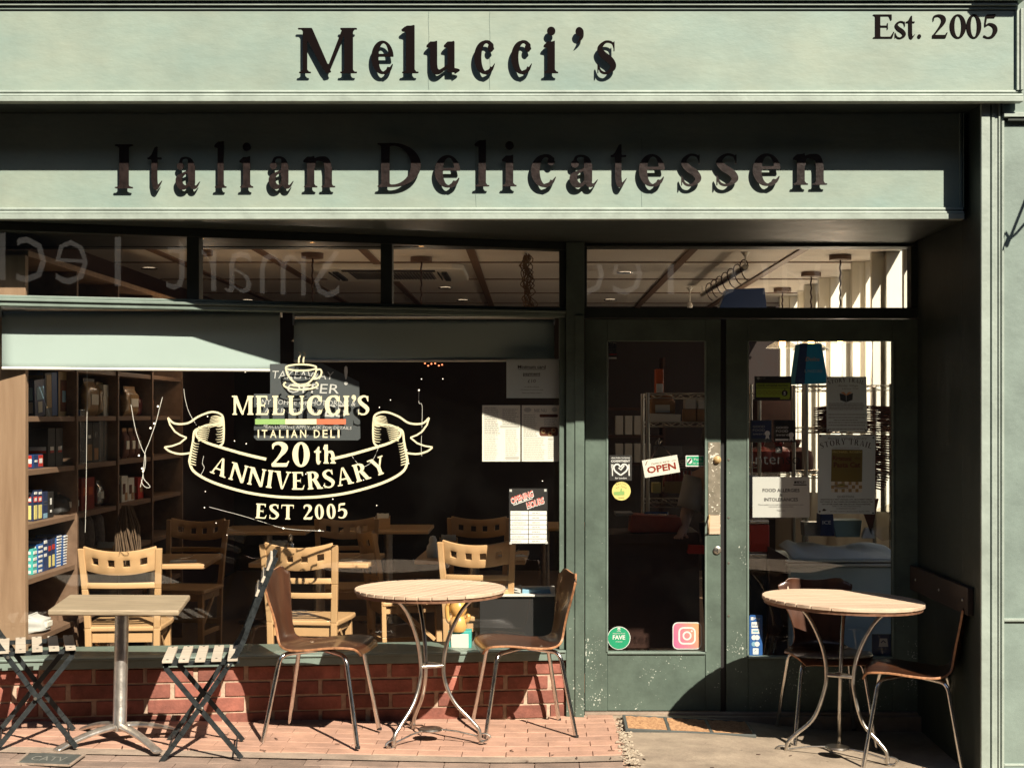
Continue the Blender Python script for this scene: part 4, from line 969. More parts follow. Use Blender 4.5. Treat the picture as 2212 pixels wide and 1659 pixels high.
for u, v, w_ in ((322, 579, "in the leftmost transom pane"), (962, 621, "right of the air conditioner, nearer one"), (1000, 648, "right of the air conditioner, farther one"), (535, 648, "low in the second transom pane"), (1350, 588, "nearer one above the green door"), (1318, 647, "farther one above the green door")):
    p = ctop(u, v); t = empty("downlight", p, 0, "round recessed chrome downlight " + w_, "downlight", "recessed downlights in the ceiling")
    mb = MB(); mb.lathe([(.045, -.002), (.062, -.004), (.060, -.009), (.045, -.006)], "chrome", seg=24); mb.build("bezel", t)
    mb = MB(); mb.lathe([(0, -.001), (.044, -.001), (.044, -.0035), (0, -.0035)], "spot_glow", seg=20); mb.build("reflector", t)
ac = empty("air_conditioner", (XW(850, 11.2), 11.2, ZC), 0, "white ceiling cassette air conditioner with slatted grille", "air conditioner")
mb = MB(); mb.prism([(-.55, -.42), (-.47, -.5), (.47, -.5), (.55, -.42), (.55, .42), (.47, .5), (-.47, .5), (-.55, .42)], -.045, "white_paint"); mb.build("panel", ac, bevel=.01)
mb = MB()
for k in range(26): mb.box((-.30 + k * .0235, -.26, -.052), (-.292 + k * .0235, .26, -.0455), "charcoal")
mb.box((-.31, -.27, -.0475), (.31, .27, -.0452), "ink_grey"); mb.build("grille", ac)
for a in (-.40, .40):
    mb = MB(); mb.box((a - .05, -.3, -.056), (a - .045, .3, -.0455), "charcoal"); mb.box((a - .02, -.3, -.060), (a + .02, .3, -.0455), "charcoal"); mb.build("louvre", ac)
mb = MB(); mb.box((-.34, -.43, -.054), (.34, -.36, -.0455), "charcoal"); mb.build("louvre", ac)
# hanging dried vine, hanging rail with hooks and dark blue bag, small sensors
p = ctop(1135, 545); vn = empty("hanging_vine", p, 0, "tangled dried vine hanging from the ceiling behind the third transom pane", "dried vine")
mb = MB(); r2 = random.Random(5)
for k in range(16):
    z = 0; pts = [Vector((r2.gauss(0, .004), r2.gauss(0, .004), 0))]
    for q in range(9): z -= .045; pts.append(Vector((r2.gauss(.004 * q, .022), r2.gauss(0, .022), z)))
    mb.tube(catmull(pts, 3), .0035, "dry_vine", seg=5)
mb.build("stems", vn); mb = MB(); mb.lathe([(0, -.02), (.02, -.02), (.02, 0), (0, 0)], "white_paint", seg=12); mb.lathe([(0, -.47), (.016, -.46), (.02, -.445), (.012, -.43), (0, -.425)], "white_paint", (.03, 0, 0), seg=12); mb.build("hook", vn)
p1 = ctop(1610, 545) + Vector((0, 0, -.10)); p2 = P(1517, 636, 12.6)
rl = empty("hanging_rail", p1, 0, "sloping white rail hung from the ceiling with a row of dark wire hooks", "rail")
mb = MB(); mb.tube([(0, 0, 0), p2 - p1], .020, "steel", seg=12); mb.build("pole", rl)
for k in range(7):
    c = (p2 - p1) * (.02 + k * .13); mb = MB(); mb.tube([c + Vector((.028 * math.cos(a * .5), .01, .01 + .045 * math.sin(a * .5) - .02 * (a > 8) * (a - 8))) for a in range(13)], .004, "string_dark", seg=6); mb.build("hook", rl)
mb = MB(); mb.tube([(0, 0, .0), (0, 0, .10)], .005, "white_paint"); mb.lathe([(0, 0), (.03, 0), (.01, -.03), (0, -.03)], "white_paint", (0, 0, .10), seg=12)
q = p2 - p1; mb.tube([q, (q.x, q.y, ZC - p1.z)], .005, "white_paint"); mb.build("hanger", rl)
for u, v in ((1490, 622),):
    p = ctop(u, v); t = empty("ceiling_sensor", p, 0, "small white ball sensor on a short stem below the ceiling", "sensor"); mb = MB(); mb.lathe([(0, 0), (.03, 0), (.006, -.03), (.005, -.12), (.024, -.14), (.026, -.16), (.018, -.18), (0, -.185)], "white_paint", seg=16); mb.build("stem", t)
def trap(name, px, d0, dep, m, label, cat, taper=None, group=None, parent=None, lid=None):
    """box with its face outlined by four photo points (top left, top right, bottom right, bottom left) at depth d0"""
    a = [P(u, v, d0) for u, v in px]; c = sum(a, Vector()) / 4; c.z = min(p.z for p in a)
    b = [Vector((p.x, p.y + dep, p.z)) for p in a]
    mb = MB(); f = [p - c for p in a]; g_ = [p - c for p in b]
    mb.add(f + g_, [(0, 3, 2, 1), (4, 5, 6, 7), (0, 1, 5, 4), (1, 2, 6, 5), (2, 3, 7, 6), (3, 0, 4, 7)], m)
    o = mb.build(name, parent, bevel=.003); o.location = c
    return tag(o, label, cat, group)
trap("gift_bag", [(1570, 625), (1652, 622), (1660, 700), (1540, 700)], 11.2, .18, "blue_deep", "dark blue gift bag hanging from the ceiling rail, above the side window", "bag")

# ---------------------------------------------------------------- blinds behind the glass
def blind(u0, u1, vt, vb0, vb1, label):
    off = -.085; mb = MB(); n = 16
    A = WIN.at(u0, vt, off); B = WIN.at(u1, vt, off); Cc = WIN.at(u1, vb1, off); Dd = WIN.at(u0, vb0, off)
    t = empty("roller_blind", (A + B) / 2, 0, label, "roller blind", "pale roller blinds inside the window"); o = t.location
    fn = lambda a, b: (A.lerp(B, a)).lerp(Dd.lerp(Cc, a), b) + WN * (-.004 * math.sin(a * 9 + b * 2) * b) - o
    mb.grid(fn, 24, 8, "blind_cloth"); mb.build("cloth", t, solid=.0012)
    mb = MB(); mb.tube([Dd - o + Vector((0, 0, .008)), Cc - o + Vector((0, 0, .008))], .008, "white_paint", seg=10); mb.build("bottom_bar", t)
    mb = MB(); mb.tube([A - o - WN * .02 + Vector((0, 0, .02)), B - o - WN * .02 + Vector((0, 0, .02))], .018, "aluminium", seg=14); mb.build("roller", t)
    for e in (A, B):
        mb = MB(); c = e - o; mb.box((c.x - .004, c.y - .02, c.z - .03), (c.x + .004, c.y + .05, c.z + .05), "aluminium"); mb.build("bracket", t)
blind(4, 605, 672, 799, 804, "long roller blind at the left, sunlit, with white lower edge")
blind(635, 1197, 690, 783, 781, "shorter roller blind at the right, wholly in shade, over the logo")

# ---------------------------------------------------------------- shelving along the left wall
bk = empty("bookcase", (-2.68, 8.9, ZF), 0, "tall oak-effect bookcase of open bays along the left wall", "bookcase"); L0 = bk.location
SHZ = [.486, .791, 1.062, 1.329, 1.595, 1.862, 2.128]
def bb(lo, hi, m, name, bev=.002):
    q = MB(); q.box(tuple(Vector(lo) - L0), tuple(Vector(hi) - L0), m); return q.build(name, bk, bevel=bev)
bb((-2.87, 7.24, ZF), (-2.475, 7.276, 2.38), "oak_panel", "end_panel"); bb((-2.75, 7.216, ZF), (-2.470, 7.2395, 2.38), "oak_panel", "end_panel")
for y in (8.05, 8.85, 9.65, 10.47): bb((-2.86, y, ZF), (-2.475, y + .028, 2.38), "oak_shade", "divider")
ys = [7.277, 8.0495, 8.8495, 9.6495, 10.4695]
for i in range(4):
    for z in SHZ: bb((-2.86, ys[i] + (.029 if i else 0), z - .027), (-2.486, ys[i + 1], z), "oak_shade", "shelf", .0015)
bb((-2.87, 7.277, 2.38), (-2.475, 10.5, 2.41), "oak_panel", "top_panel"); bb((-2.88, 7.277, ZF), (-2.8605, 10.47, 2.38), "dark_wood", "back_panel", 0)
# goods on the shelves: position from the photo column on the shelf front line
def yof(u, x=-2.533): return x * F / (u - CU)
def carton(u0, u1, zb_, vt, m, label, cat="box", dep=.11, deco=(), group="goods on the left shelves", x=-2.533, lean=0):
    ya, yb_ = yof(u0, x), yof(u1, x); zt_ = ZW(vt, (ya + yb_) / 2); h = max(.03, zt_ - zb_); w_ = yb_ - ya
    t = MB(); t.box((-dep, -w_ / 2, 0), (0, w_ / 2, h), m)
    for k, (a, b, c, d, mm) in enumerate(deco): t.box((-.001, -w_ / 2 + a * w_, b * h), (.0012 + k * .0007, -w_ / 2 + c * w_, d * h), mm); t.box((-dep * .9, -w_ / 2 - .0012 - k * .0005, b * h), (-dep * .1, -w_ / 2 + .001, d * h), mm)
    o = t.build("carton", bevel=.0015); o.location = (x, (ya + yb_) / 2, zb_ + .0005); o.rotation_euler = (lean, 0, 0); return tag(o, label, cat, group)
def bag(u0, u1, zb_, vt, m, label, top="white", cat="bag", group="goods on the left shelves", x=-2.57, loc=None, w_=None, h=None, dep=.07, name="bag", rz=0):
    if loc is None:
        ya, yb_ = yof(u0, x), yof(u1, x); h = ZW(vt, (ya + yb_) / 2) - zb_; w_ = yb_ - ya; loc = (x, (ya + yb_) / 2, zb_ + .0005)
    t = MB()
    def fn(a, b):
        an = a * 2 * PI; k = math.sin(min(1, b * 6) * PI / 2) * (1 if b < .72 else max(.06, 1 - (b - .72) / .2)) if b < .92 else .06
        sq = lambda q: math.copysign(abs(q) ** .6, q)
        wob = 1 + .05 * math.sin(an * 3 + b * 9)
        return (sq(math.cos(an)) * dep / 2 * k * wob, sq(math.sin(an)) * w_ / 2 * (1 - .12 * (b > .75) + .03 * math.sin(b * 14)), b * h)
    t.grid(fn, 24, 14, m); t.add([fn(i / 24, 0) for i in range(24)], [tuple(range(24))], m)
    o = t.build(name); o.location = loc; o.rotation_euler = (0, 0, rz)
    q = MB(); q.box((-.004, -w_ * .40, h * .82), (.004, w_ * .40, h * 1.0), top); q.build("seal", o)
    q = MB(); q.box((dep * .38, -w_ * .28, h * .30), (dep * .55, w_ * .28, h * .58), "paper_warm"); q.build("label", o, bevel=.002)
    return tag(o, label, cat, group)
PB = [(.0, .72, 1, 1, "pasta_bag"), (.1, .18, .55, .6, "paper_warm")]
Z = SHZ
carton(76, 98, Z[4], 820, "blue_deep", "slim dark pasta box with turquoise flash, first on the top visible shelf", deco=[(.2, .45, .9, .8, "blue_pale"), (.3, .1, .7, .4, "paper_warm")], lean=R(4))
carton(99, 124, Z[4], 805, "slate", "blue and gold pasta box, second on the top visible shelf", deco=[(.55, .0, 1, 1, "blue"), (.1, .2, .5, .95, "gold")], lean=R(3))
carton(126, 163, Z[4], 800, "blue", "large blue and yellow pasta box, third on the top visible shelf", deco=[(.0, .0, .55, 1, "gold"), (.1, .1, .45, .78, "kraft_dark"), (.2, .3, .4, .55, "blue_pale")])
bag(178, 205, Z[4], 818, "pasta_bag", "clear bag of large pasta shells beside the second divider", "slate")
bag(206, 222, Z[4], 826, "pasta_bag", "narrow clear bag of pasta ribbons, middle of the second bay", "gold")
carton(224, 250, Z[4], 832, "paper_warm", "cream pasta box with window, right end of the second bay", deco=[(.3, .1, .95, .62, "pasta_bag"), (.55, .68, .85, .84, "slate")])
bag(265, 292, Z[4], 835, "pasta_bag", "dim bag of pasta at the left of the third bay", "kraft")
bag(294, 325, Z[4], 848, "panettone_red", "reddish bag of dried peppers in the third bay", "kraft_dark")
carton(73, 93, Z[3], 982, "blue_deep", "small navy box with red and white picture, alone on the lit shelf edge", deco=[(.5, .1, .98, .95, "red"), (.58, .35, .9, .7, "white"), (.1, .45, .35, .6, "white")])
for i, (a, b) in enumerate(((104, 119), (121, 136))):
    carton(a, b, Z[3], 925, "black", ("left" if not i else "right") + " of two black biscuit boxes with a small red and white motif", deco=[(.3, .42, .8, .52, "white"), (.3, .36, .8, .42, "red")])
carton(174, 184, Z[3], 886, "silver_foil", "narrow silver panettone box, left of its row in the second bay", deco=[(.2, .25, .8, .5, "slate")])
carton(186, 200, Z[3], 912, "black", "black panettone box with gold cake picture, second bay", deco=[(.1, .05, .9, .45, "pasta_bag"), (.3, .6, .7, .68, "white")])
carton(201, 215, Z[3], 912, "charcoal", "black panettone box with white ornament, second bay", deco=[(.2, .05, .8, .35, "kraft"), (.3, .6, .7, .75, "silver_foil")])
carton(216, 232, Z[3], 900, "silver_foil", "silver panettone box with dark stripe, right of its row", deco=[(.45, .1, .6, .9, "black")])
for i, (a, b) in enumerate(((262, 273), (275, 286), (288, 299))):
    bag(a, b, Z[3], 925, "kraft_dark", ("left", "middle", "right")[i] + " of three brown almond biscuit packs in the third bay", "kraft", dep=.05)
for i, (a, b) in enumerate(((72, 81), (82, 91))):
    carton(a, b, Z[2], 1058, "sticker_navy", ("left" if not i else "right") + " of two upright navy packs with yellow biscuit and red seal", deco=[(.1, .6, .9, .78, "red_bright"), (.25, .63, .75, .74, "white"), (.15, .05, .85, .5, "yellow"), (.2, .85, .8, .93, "white")])
carton(93, 103, Z[2], 1062, "sticker_navy", "navy box of listed bakery wares with pale lettering, lit shelf", deco=[(.1, .02, .9, .2, "blue_pale"), (.2, .5, .8, .54, "slate"), (.2, .6, .8, .64, "slate")])
carton(105, 116, Z[2], 1062, "black", "black box dotted with white chocolates next to the dark bag", deco=[(.3, .5, .6, .75, "white"), (.3, .2, .6, .3, "white")])
bag(120, 152, Z[2], 1062, "black", "black foil bag with brown tab beside the first divider", "kraft", dep=.12)
carton(176, 204, Z[2], 1032, "panettone_red", "deep red panettone box with pale figures behind a hanging cord", deco=[(.12, .45, .4, .7, "orange"), (.55, .45, .85, .7, "orange")])
bag(207, 217, Z[2], 1038, "silver_foil", "slim silver pack with dark checks beside the red panettone box", "silver_foil", dep=.05)
bag(219, 240, Z[2], 1045, "kraft_dark", "dim crinkled brown bag in the second bay", "kraft", dep=.1)
for i, (a, v0) in enumerate(((263, 1028), (277, 1032))):
    carton(a, a + 13, Z[2], v0, "paper_warm", ("left" if not i else "right") + " of two pale boxes with brown leaf pattern", deco=[(.15, .3, .6, .7, "kraft_dark"), (.5, .05, .9, .35, "kraft")])
carton(298, 318, Z[2], 1030, "red", "dim red box at the back of the third bay", deco=[(.2, .3, .5, .6, "kraft")])
def stripes(n): return [(.12, (k + .15) / n, .88, (k + .62) / n, "white") for k in range(n)]
carton(71, 80, Z[1], 1185, "teal", "short teal box of crackers at the shelf end, lowest lit shelf", deco=stripes(4))
carton(82, 92, Z[1], 1175, "blue", "teal and white ribbed pasta pack next to the cracker box", deco=stripes(6))
carton(94, 102, Z[1], 1162, "blue_deep", "navy pasta pack with small white lines, third on the lowest lit shelf", deco=stripes(5)[2:])
for i, a in enumerate((104, 112)):
    carton(a, a + 7, Z[1], 1165 - 4 * i, "sticker_navy", ("left" if not i else "right") + " of two thin navy packs with a red seal, lowest lit shelf", deco=[(.1, .62, .9, .78, "red"), (.2, .08, .8, .45, "yellow")])
carton(121, 132, Z[1], 1155, "blue", "tall blue pack with stacked white bars, beside the widest blue pack", deco=stripes(11))
carton(134, 158, Z[1], 1153, "blue", "widest blue pack with stacked white bars on the lowest lit shelf", deco=stripes(11))
carton(160, 168, Z[1], 1168, "sticker_navy", "dark pack dotted red at the right of the blue packs", deco=[(.2, .2, .8, .3, "red"), (.2, .45, .8, .55, "white")])
bag(60, 82, Z[0], 1325, "paper", "crumpled white paper bag on the lowest shelf", "paper", dep=.16)
for k in range(3):
    t = MB(); y = yof(195 + k * 22); t.lathe([(.05, 0), (.085, .03), (.09, .10), (.08, .2), (.06, .23), (.03, .24)], "wicker", seg=18); o = t.build("wicker_bottle"); o.location = (-2.62, y * .985, Z[1] + .001)
    tag(o, ("first", "second", "third")[k] + " dark wicker-wrapped flask from the left, second bay low shelf", "flask", "wicker flasks")
t = MB(); r2 = random.Random(9)
for k in range(130):
    a = r2.uniform(0, 2 * PI); r_ = .07 * r2.random() ** .5; t.tube([(r_ * .4 * math.cos(a), r_ * .4 * math.sin(a), 0), (r_ * math.cos(a + .5), r_ * math.sin(a + .5), -.12), (r_ * 1.1 * math.cos(a + 1), r_ * 1.1 * math.sin(a + 1), -.26 - .08 * r2.random())], .003, "raffia", seg=4)
o = t.build("raffia_bundle"); o.location = P(275, 1092, 8.3); tag(o, "hanging bundle of frayed brown raffia between the shelves and the logo", "raffia")

# ---------------------------------------------------------------- beech chairs and tables inside
def beech_chair(loc, rz, label, first=[None]):
    if first[0] is not None:
        o = copy_tree(first[0]); o.location = loc; o.rotation_euler = (0, 0, rz); o["label"] = label; return o
    t = empty("beech_chair", loc, rz, label, "chair", "beech dining chairs with four square holes"); first[0] = t
    bow = lambda x: .045 * (1 - (x / .2) ** 2)
    for sx in (-1, 1):
        mb = MB(); pts = [(sx * .172, .165, 0), (sx * .175, .175, .25), (sx * .178, .180, .45), (sx * .188, .205, .66), (sx * .200, .245, .875)]
        for i in range(4):
            a, b = Vector(pts[i]), Vector(pts[i + 1]); w_ = .017
            mb.hexa([a + Vector((-w_, -.014, 0)), a + Vector((w_, -.014, 0)), a + Vector((w_, .014, 0)), a + Vector((-w_, .014, 0))], [b + Vector((-w_, -.014, 0)), b + Vector((w_, -.014, 0)), b + Vector((w_, .014, 0)), b + Vector((-w_, .014, 0))], "beech_up")
        mb.build("back_post", t, bevel=.004)
        mb = MB(); mb.hexa([(sx * .178 - .018, -.19, 0), (sx * .178 + .018, -.19, 0), (sx * .178 + .018, -.155, 0), (sx * .178 - .018, -.155, 0)], [(sx * .172 - .018, -.175, .43), (sx * .172 + .018, -.175, .43), (sx * .172 + .018, -.14, .43), (sx * .172 - .018, -.14, .43)], "beech_up"); mb.build("front_leg", t, bevel=.004)
        mb = MB(); mb.box((sx * .172 - .01, -.15, .16), (sx * .172 + .01, .165, .19), "beech"); mb.box((sx * .168 - .01, -.15, .385), (sx * .168 + .01, .165, .43), "beech"); mb.build("side_rail", t, bevel=.003)
        mb = MB(); mb.bar((sx * .172, -.14, .22), (sx * .172, .06, .40), .022, .018, "beech", up=(1, 0, 0)); mb.build("side_brace", t)
    xs = [-.185, -.135, -.105, -.055, -.025, .025, .055, .105, .135, .185]; hole = {1, 3, 5, 7}
    hole = {1, 3, 5, 7}
    xs = [-.186, -.138, -.108, -.062, -.032, .032 - .018, .044, .092 - .004, .118, .186]
    xs = [-.186, -.140, -.106, -.056, -.022, .022, .056, .106, .140, .186]
    zz = [.745, .788, .824, .868]; mb = MB()
    def rp(x, z): return (x, .215 + (z - .745) * .19 + bow(x), z + .028 * (x / .19) ** 2 - .008)
    V = []; Fs = []; sub = 3
    gx = []; hx = []
    for i in range(9):
        for k in range(sub): gx.append(xs[i] + (xs[i + 1] - xs[i]) * k / sub); hx.append(i)
    gx.append(xs[-1]); n = len(gx)
    HOLE = {1, 3, 5, 7}
    for z in zz: V += [rp(x, z) for x in gx]
    Fs = [(j * n + i, j * n + i + 1, (j + 1) * n + i + 1, (j + 1) * n + i) for j in range(3) for i in range(n - 1) if not (j == 1 and hx[i] in HOLE)]
    mb.add(V, Fs, "beech", smooth=True); mb.build("top_rail", t, solid=.016, fix=False, bevel=.002)
    for z, th in ((.665, .030), (.585, .030)):
        mb = MB(); f = (z - .45) / .425
        mb.grid(lambda a, b: ((a * 2 - 1) * .175, .182 + f * .05 + bow((a * 2 - 1) * .175) * .7, z + b * th), 12, 1, "beech", smooth=True); mb.build("back_slat", t, solid=.012, fix=False, bevel=.002)
    mb = MB(); q = [(-.205, -.195), (0, -.21), (.205, -.195), (.212, -.10), (.200, .19), (-.200, .19), (-.212, -.10)]
    mb.prism(q, .028, "beech", M=Matrix.Translation((0, 0, .432))); mb.build("seat", t, bevel=.009, seg=3)
    mb = MB(); mb.box((-.155, -.165, .385), (.155, -.147, .4315), "beech"); mb.box((-.158, .158, .375), (.158, .174, .4315), "beech"); mb.build("apron", t)
    mb = MB(); mb.box((-.158, .160, .20), (.158, .178, .235), "beech"); mb.build("stretcher", t, bevel=.003); return t
fc = 180
beech_chair((-2.17, 7.98, ZF), R(fc + 4), "nearest beech chair behind the square table, backrest to the window")
beech_chair((-1.225, 8.20, ZF), R(fc - 7), "beech chair behind the left plywood chair, letter shadows on its backrest")
beech_chair((-.285, 8.36, ZF), R(fc - 5), "beech chair behind the round table, half of its backrest in shade")
beech_chair((-2.26, 9.62, ZF), R(-8), "beech chair across the left inner table facing the street")
beech_chair((-1.22, 9.70, ZF), R(6), "beech chair across the middle inner table facing the street")
beech_chair((-.375, 9.80, ZF), R(-3), "beech chair across the right inner table facing the street")
beech_chair((-.78, 9.05, ZF), R(110), "beech chair side-on between the middle and right inner tables")
def inner_table(x, y, label, w_=.66, d_=.62, rz=0):
    t = empty("dining_table", (x, y, ZF), rz, label, "table", "dining tables inside the window"); h = .715
    mb = MB(); mb.box((-w_ / 2, -d_ / 2, h - .028), (w_ / 2, d_ / 2, h), "beech"); mb.build("tabletop", t, bevel=.006)
    mb = MB(); mb.lathe([(0, .0), (.22, .0), (.22, .012), (.05, .03), (.034, .04), (.034, h - .04), (.09, h - .029), (0, h - .029)], "steel", seg=28); mb.build("pedestal", t); return t
TT = ZF + .716
inner_table(-2.26, 8.82, "inner table at the left with napkin box and cutlery", .72, .66, R(3))
inner_table(-1.28, 8.90, "inner table in the middle with cutlery on white napkins", .70, .66, R(-3))
inner_table(-.36, 9.08, "inner table at the right with a white bottle", .66, .62, R(-2))
inner_table(-1.1, 11.3, "table deeper in the room behind the middle chairs"); inner_table(.1, 11.6, "table deeper in the room right of the lower logo"); inner_table(-2.0, 11.2, "table deep in the room near the shelves")
def tissue_box(x, y, z, label, m="paper_warm"):
    t = empty("napkin_box", (x, y, z), R(5), label, "napkin box", "napkin boxes on the tables")
    mb = MB(); w_ = .055; th = .006
    mb.box((-w_, -.05, 0), (w_, .05, .006), "beech"); mb.box((-w_, -.05, .0061), (-w_ + th, .05, .095), "beech"); mb.box((w_ - th, -.05, .0061), (w_, .05, .095), "beech"); mb.box((-w_ + th, -.05, .0061), (w_ - th, -.044, .08), "beech"); mb.build("holder", t, bevel=.002)
    mb = MB(); r2 = random.Random(int(x * 100) + 3)
    for k in range(9):
        y0 = -.038 + k * .009; mb.grid(lambda a, b: (-.045 + .09 * a, y0 + .004 * math.sin(a * 5 + k), .008 + b * (.090 + .016 * math.sin(a * 3 + k * 1.3))), 6, 2, m)
    mb.build("napkins", t, solid=.0015); return t
tissue_box(-2.50, 8.68, TT, "beech napkin box stuffed with white napkins above the nearest beech chair"); tissue_box(-1.50, 8.78, TT, "beech box with sachets at the left of the middle inner table")
tissue_box(-1.13, 11.2, TT, "dim napkin box deep in the room behind the middle chair"); tissue_box(.02, 11.5, TT, "dim napkin box deep in the room right of the logo"); tissue_box(-.52, 9.2, TT, "napkin box behind the white bottle on the right inner table")
def setting(x, y, label, rz=0):
    t = empty("place_setting", (x, y, TT), rz, label, "cutlery", "cutlery laid on napkins")
    mb = MB(); mb.box((-.075, -.06, 0), (.075, .06, .004), "white"); mb.build("napkin", t)
    mb = MB(); mb.bar((-.05, -.03, .008), (.06, .0, .008), .012, .002, "chrome", up=(0, 0, 1)); mb.build("knife", t)
    mb = MB(); mb.bar((-.05, .02, .010), (.02, .03, .02), .008, .002, "chrome", up=(0, 0, 1))
    for k in range(4): mb.bar((.02, .022 + k * .007, .02), (.055, .024 + k * .007, .034), .0025, .002, "chrome", up=(0, 0, 1))
    mb.bar((.018, .022, .02), (.022, .046, .021), .006, .002, "chrome", up=(0, 0, 1)); mb.build("fork", t)
setting(-2.04, 8.66, "fork and knife on a white napkin, left inner table", R(12)); setting(-1.06, 8.72, "fork standing out on a white napkin, middle inner table", R(-8)); setting(-.12, 9.0, "knife and napkin at the right end of the right inner table", R(20))
mb = MB(); mb.lathe([(0, 0), (.035, 0), (.04, .03), (.036, .065), (.022, .085), (.024, .105), (.016, .125), (0, .13)], "white_paint", seg=22); o = mb.build("bottle"); o.location = (-.60, 8.93, TT); tag(o, "white gourd-shaped oil bottle on the right inner table", "bottle")
mb = MB(); mb.lathe([(0, .0), (.02, 0), (.022, .06), (.01, .075), (.016, .09), (.016, .11), (0, .12)], "silver_foil", seg=16); o = mb.build("pepper_mill"); o.location = (-1.44, 8.82, TT + .03); tag(o, "small pale pepper mill with round knob beside the sachet box", "pepper mill")

# dark panel box, leaflets, toy on the sill
bx_ = empty("display_box", (0, 0, 0), 0, "black-fronted low cabinet inside the window left of the window post", "cabinet")
mb = MB(); a = [P(1036, 1288, 8.12), P(1198, 1288, 8.12)]; mb.hexa([(a[0].x, 8.12, ZF), (a[1].x, 8.12, ZF), (a[1].x, 8.5, ZF), (a[0].x, 8.5, ZF)], [(a[0].x, 8.12, a[0].z), (a[1].x, 8.12, a[1].z), (a[1].x, 8.5, a[1].z), (a[0].x, 8.5, a[0].z)], "charcoal"); mb.build("cabinet_body", bx_, bevel=.003)
mb = MB(); mb.box((a[0].x - .005, 8.105, a[0].z + .0005), (a[1].x + .005, 8.52, a[0].z + .012), "white_paint"); mb.build("top_board", bx_, bevel=.002)
trap("leaflet_tray", [(1128, 1274), (1188, 1272), (1190, 1285), (1128, 1285)], 8.16, .12, "blue_pale", "blue leaflet tray on top of the black cabinet", "tray")
mb = MB(); o_ = P(1078, 1284, 8.15); mb.grid(lambda u, v: (u * .2 - .08, v * .22, .012 * math.sin(u * 4) * math.cos(v * 3) + .014 * max(0, 1 - abs(u - .3) * 6)), 10, 8, "paper"); q = mb.build("paper_sheet", solid=.001); q.location = (o_.x, 8.15, a[0].z + .026); tag(q, "curled sheet of white paper on the black cabinet", "paper")
ty = empty("toy_figure", P(990, 1363, 7.86), R(-10), "yellow smiling toy figurine with raised arms sitting on a turquoise box", "figurine")
mb = MB(); mb.lathe([(0, 0), (.038, 0), (.048, .025), (.046, .06), (.03, .082), (0, .088)], "toy_yellow", seg=24); mb.lathe([(0, .078), (.03, .080), (.046, .11), (.044, .14), (.026, .162), (0, .166)], "toy_yellow", seg=24); mb.build("body", ty)
for sx in (-1, 1):
    mb = MB(); mb.tube(catmull([(sx * .035, 0, .05), (sx * .052, -.01, .062), (sx * .058, -.014, .082 if sx > 0 else .12), (sx * .050, -.02, .09 if sx > 0 else .15)], 5), [.014] * 6 + [.013] * 6 + [.010] * 4, "toy_yellow", seg=10); mb.build("arm", ty)
    mb = MB(); mb.lathe([(0, .14), (.012, .145), (.014, .17), (.006, .2), (0, .2)], "toy_yellow", (sx * .022, 0, .01), seg=12); mb.build("ear", ty)
trap("turquoise_box", [(968, 1363), (1018, 1363), (1018, 1401), (970, 1401)], 7.84, .10, "teal", "turquoise box with white front card, under the yellow figurine", "box")
trap("card", [(973, 1370), (1012, 1369), (1012, 1400), (975, 1400)], 7.832, .004, "paper_warm", "white card leaning on the turquoise box", "card")

# ---------------------------------------------------------------- behind the door: wire racks, goods, person
def rack(x0, x1, y0, y1, ztop, zsh, label):
    t = empty("wire_rack", (x0, y0, ZF), 0, label, "rack", "chrome wire racks")
    L_ = t.location
    for x in (x0, x1):
        for y in (y0, y1): mb = MB(); mb.tube([Vector((x, y, ZF)) - L_, Vector((x, y, ztop)) - L_], .0125, "wire_metal", seg=10); mb.build("post", t)
    for z in zsh:
        mb = MB()
        for y in (y0, y1):
            mb.tube([Vector((x0, y, z)) - L_, Vector((x1, y, z)) - L_], .004, "wire_metal", seg=6); mb.tube([Vector((x0, y, z - .03)) - L_, Vector((x1, y, z - .03)) - L_], .003, "wire_metal", seg=6)
            n = int((x1 - x0) / .06); mb.tube([Vector((x0 + (x1 - x0) * k / n, y, z - .03 * (k % 2))) - L_ for k in range(n + 1)], .0025, "wire_metal", seg=5)
        n = int((x1 - x0) / .03)
        for k in range(n): x = x0 + (x1 - x0) * (k + .5) / n; mb.tube([Vector((x, y0, z)) - L_, Vector((x, y1, z)) - L_], .0015, "wire_metal", seg=4)
        mb.build("shelf", t)
dR = 9.6; xr = lambda u: XW(u, dR); zr = lambda v: ZW(v, dR)
ra = [zr(850), zr(912), zr(1000), zr(1085), .5]
rack(xr(1399), xr(1640), dR, dR + .45, zr(848), ra, "chrome wire rack behind the green door")
TR = lambda px, m, label, cat="box", name="carton", d=dR + .02, dep=.12, g=None: trap(name, px, d, dep, m, label, cat, group=g)
TR([(1417, 797), (1433, 797), (1433, 849), (1417, 849)], "orange", "narrow orange and white carton standing on top of the rack")
TR([(1418, 829), (1432, 829), (1432, 848), (1418, 848)], "white", "white lower sleeve on the orange carton", "label", "paper_band", dR + .005, .01)
TR([(1405, 893), (1471, 895), (1470, 911), (1405, 910)], "paper_warm", "open cream shop tray printed with dark words on the rack", "tray", "display_tray", dR + .0, .2)
bag(0, 0, 0, 0, "kraft", "large cream and brown biscuit bag in the display tray", "paper_warm", loc=(XW(1430, dR + .1), dR + .1, zr(909)), w_=.17, h=.18, dep=.09, group=None, rz=R(-90), name="biscuit_bag")
for i, (a, b) in enumerate(((1480, 1503), (1508, 1530))):
    TR([(a, 863), (b, 863), (b, 883), (a, 883)], "paper_warm", ("left" if not i else "right") + " small cream carton upper row on the rack beside the biscuit bag", g="small cartons on the rack")
    TR([(a - 2, 884), (b, 884), (b, 911), (a - 2, 911)], "kraft", ("left" if not i else "right") + " small brown carton lower row on the rack beside the biscuit bag", g="small cartons on the rack")
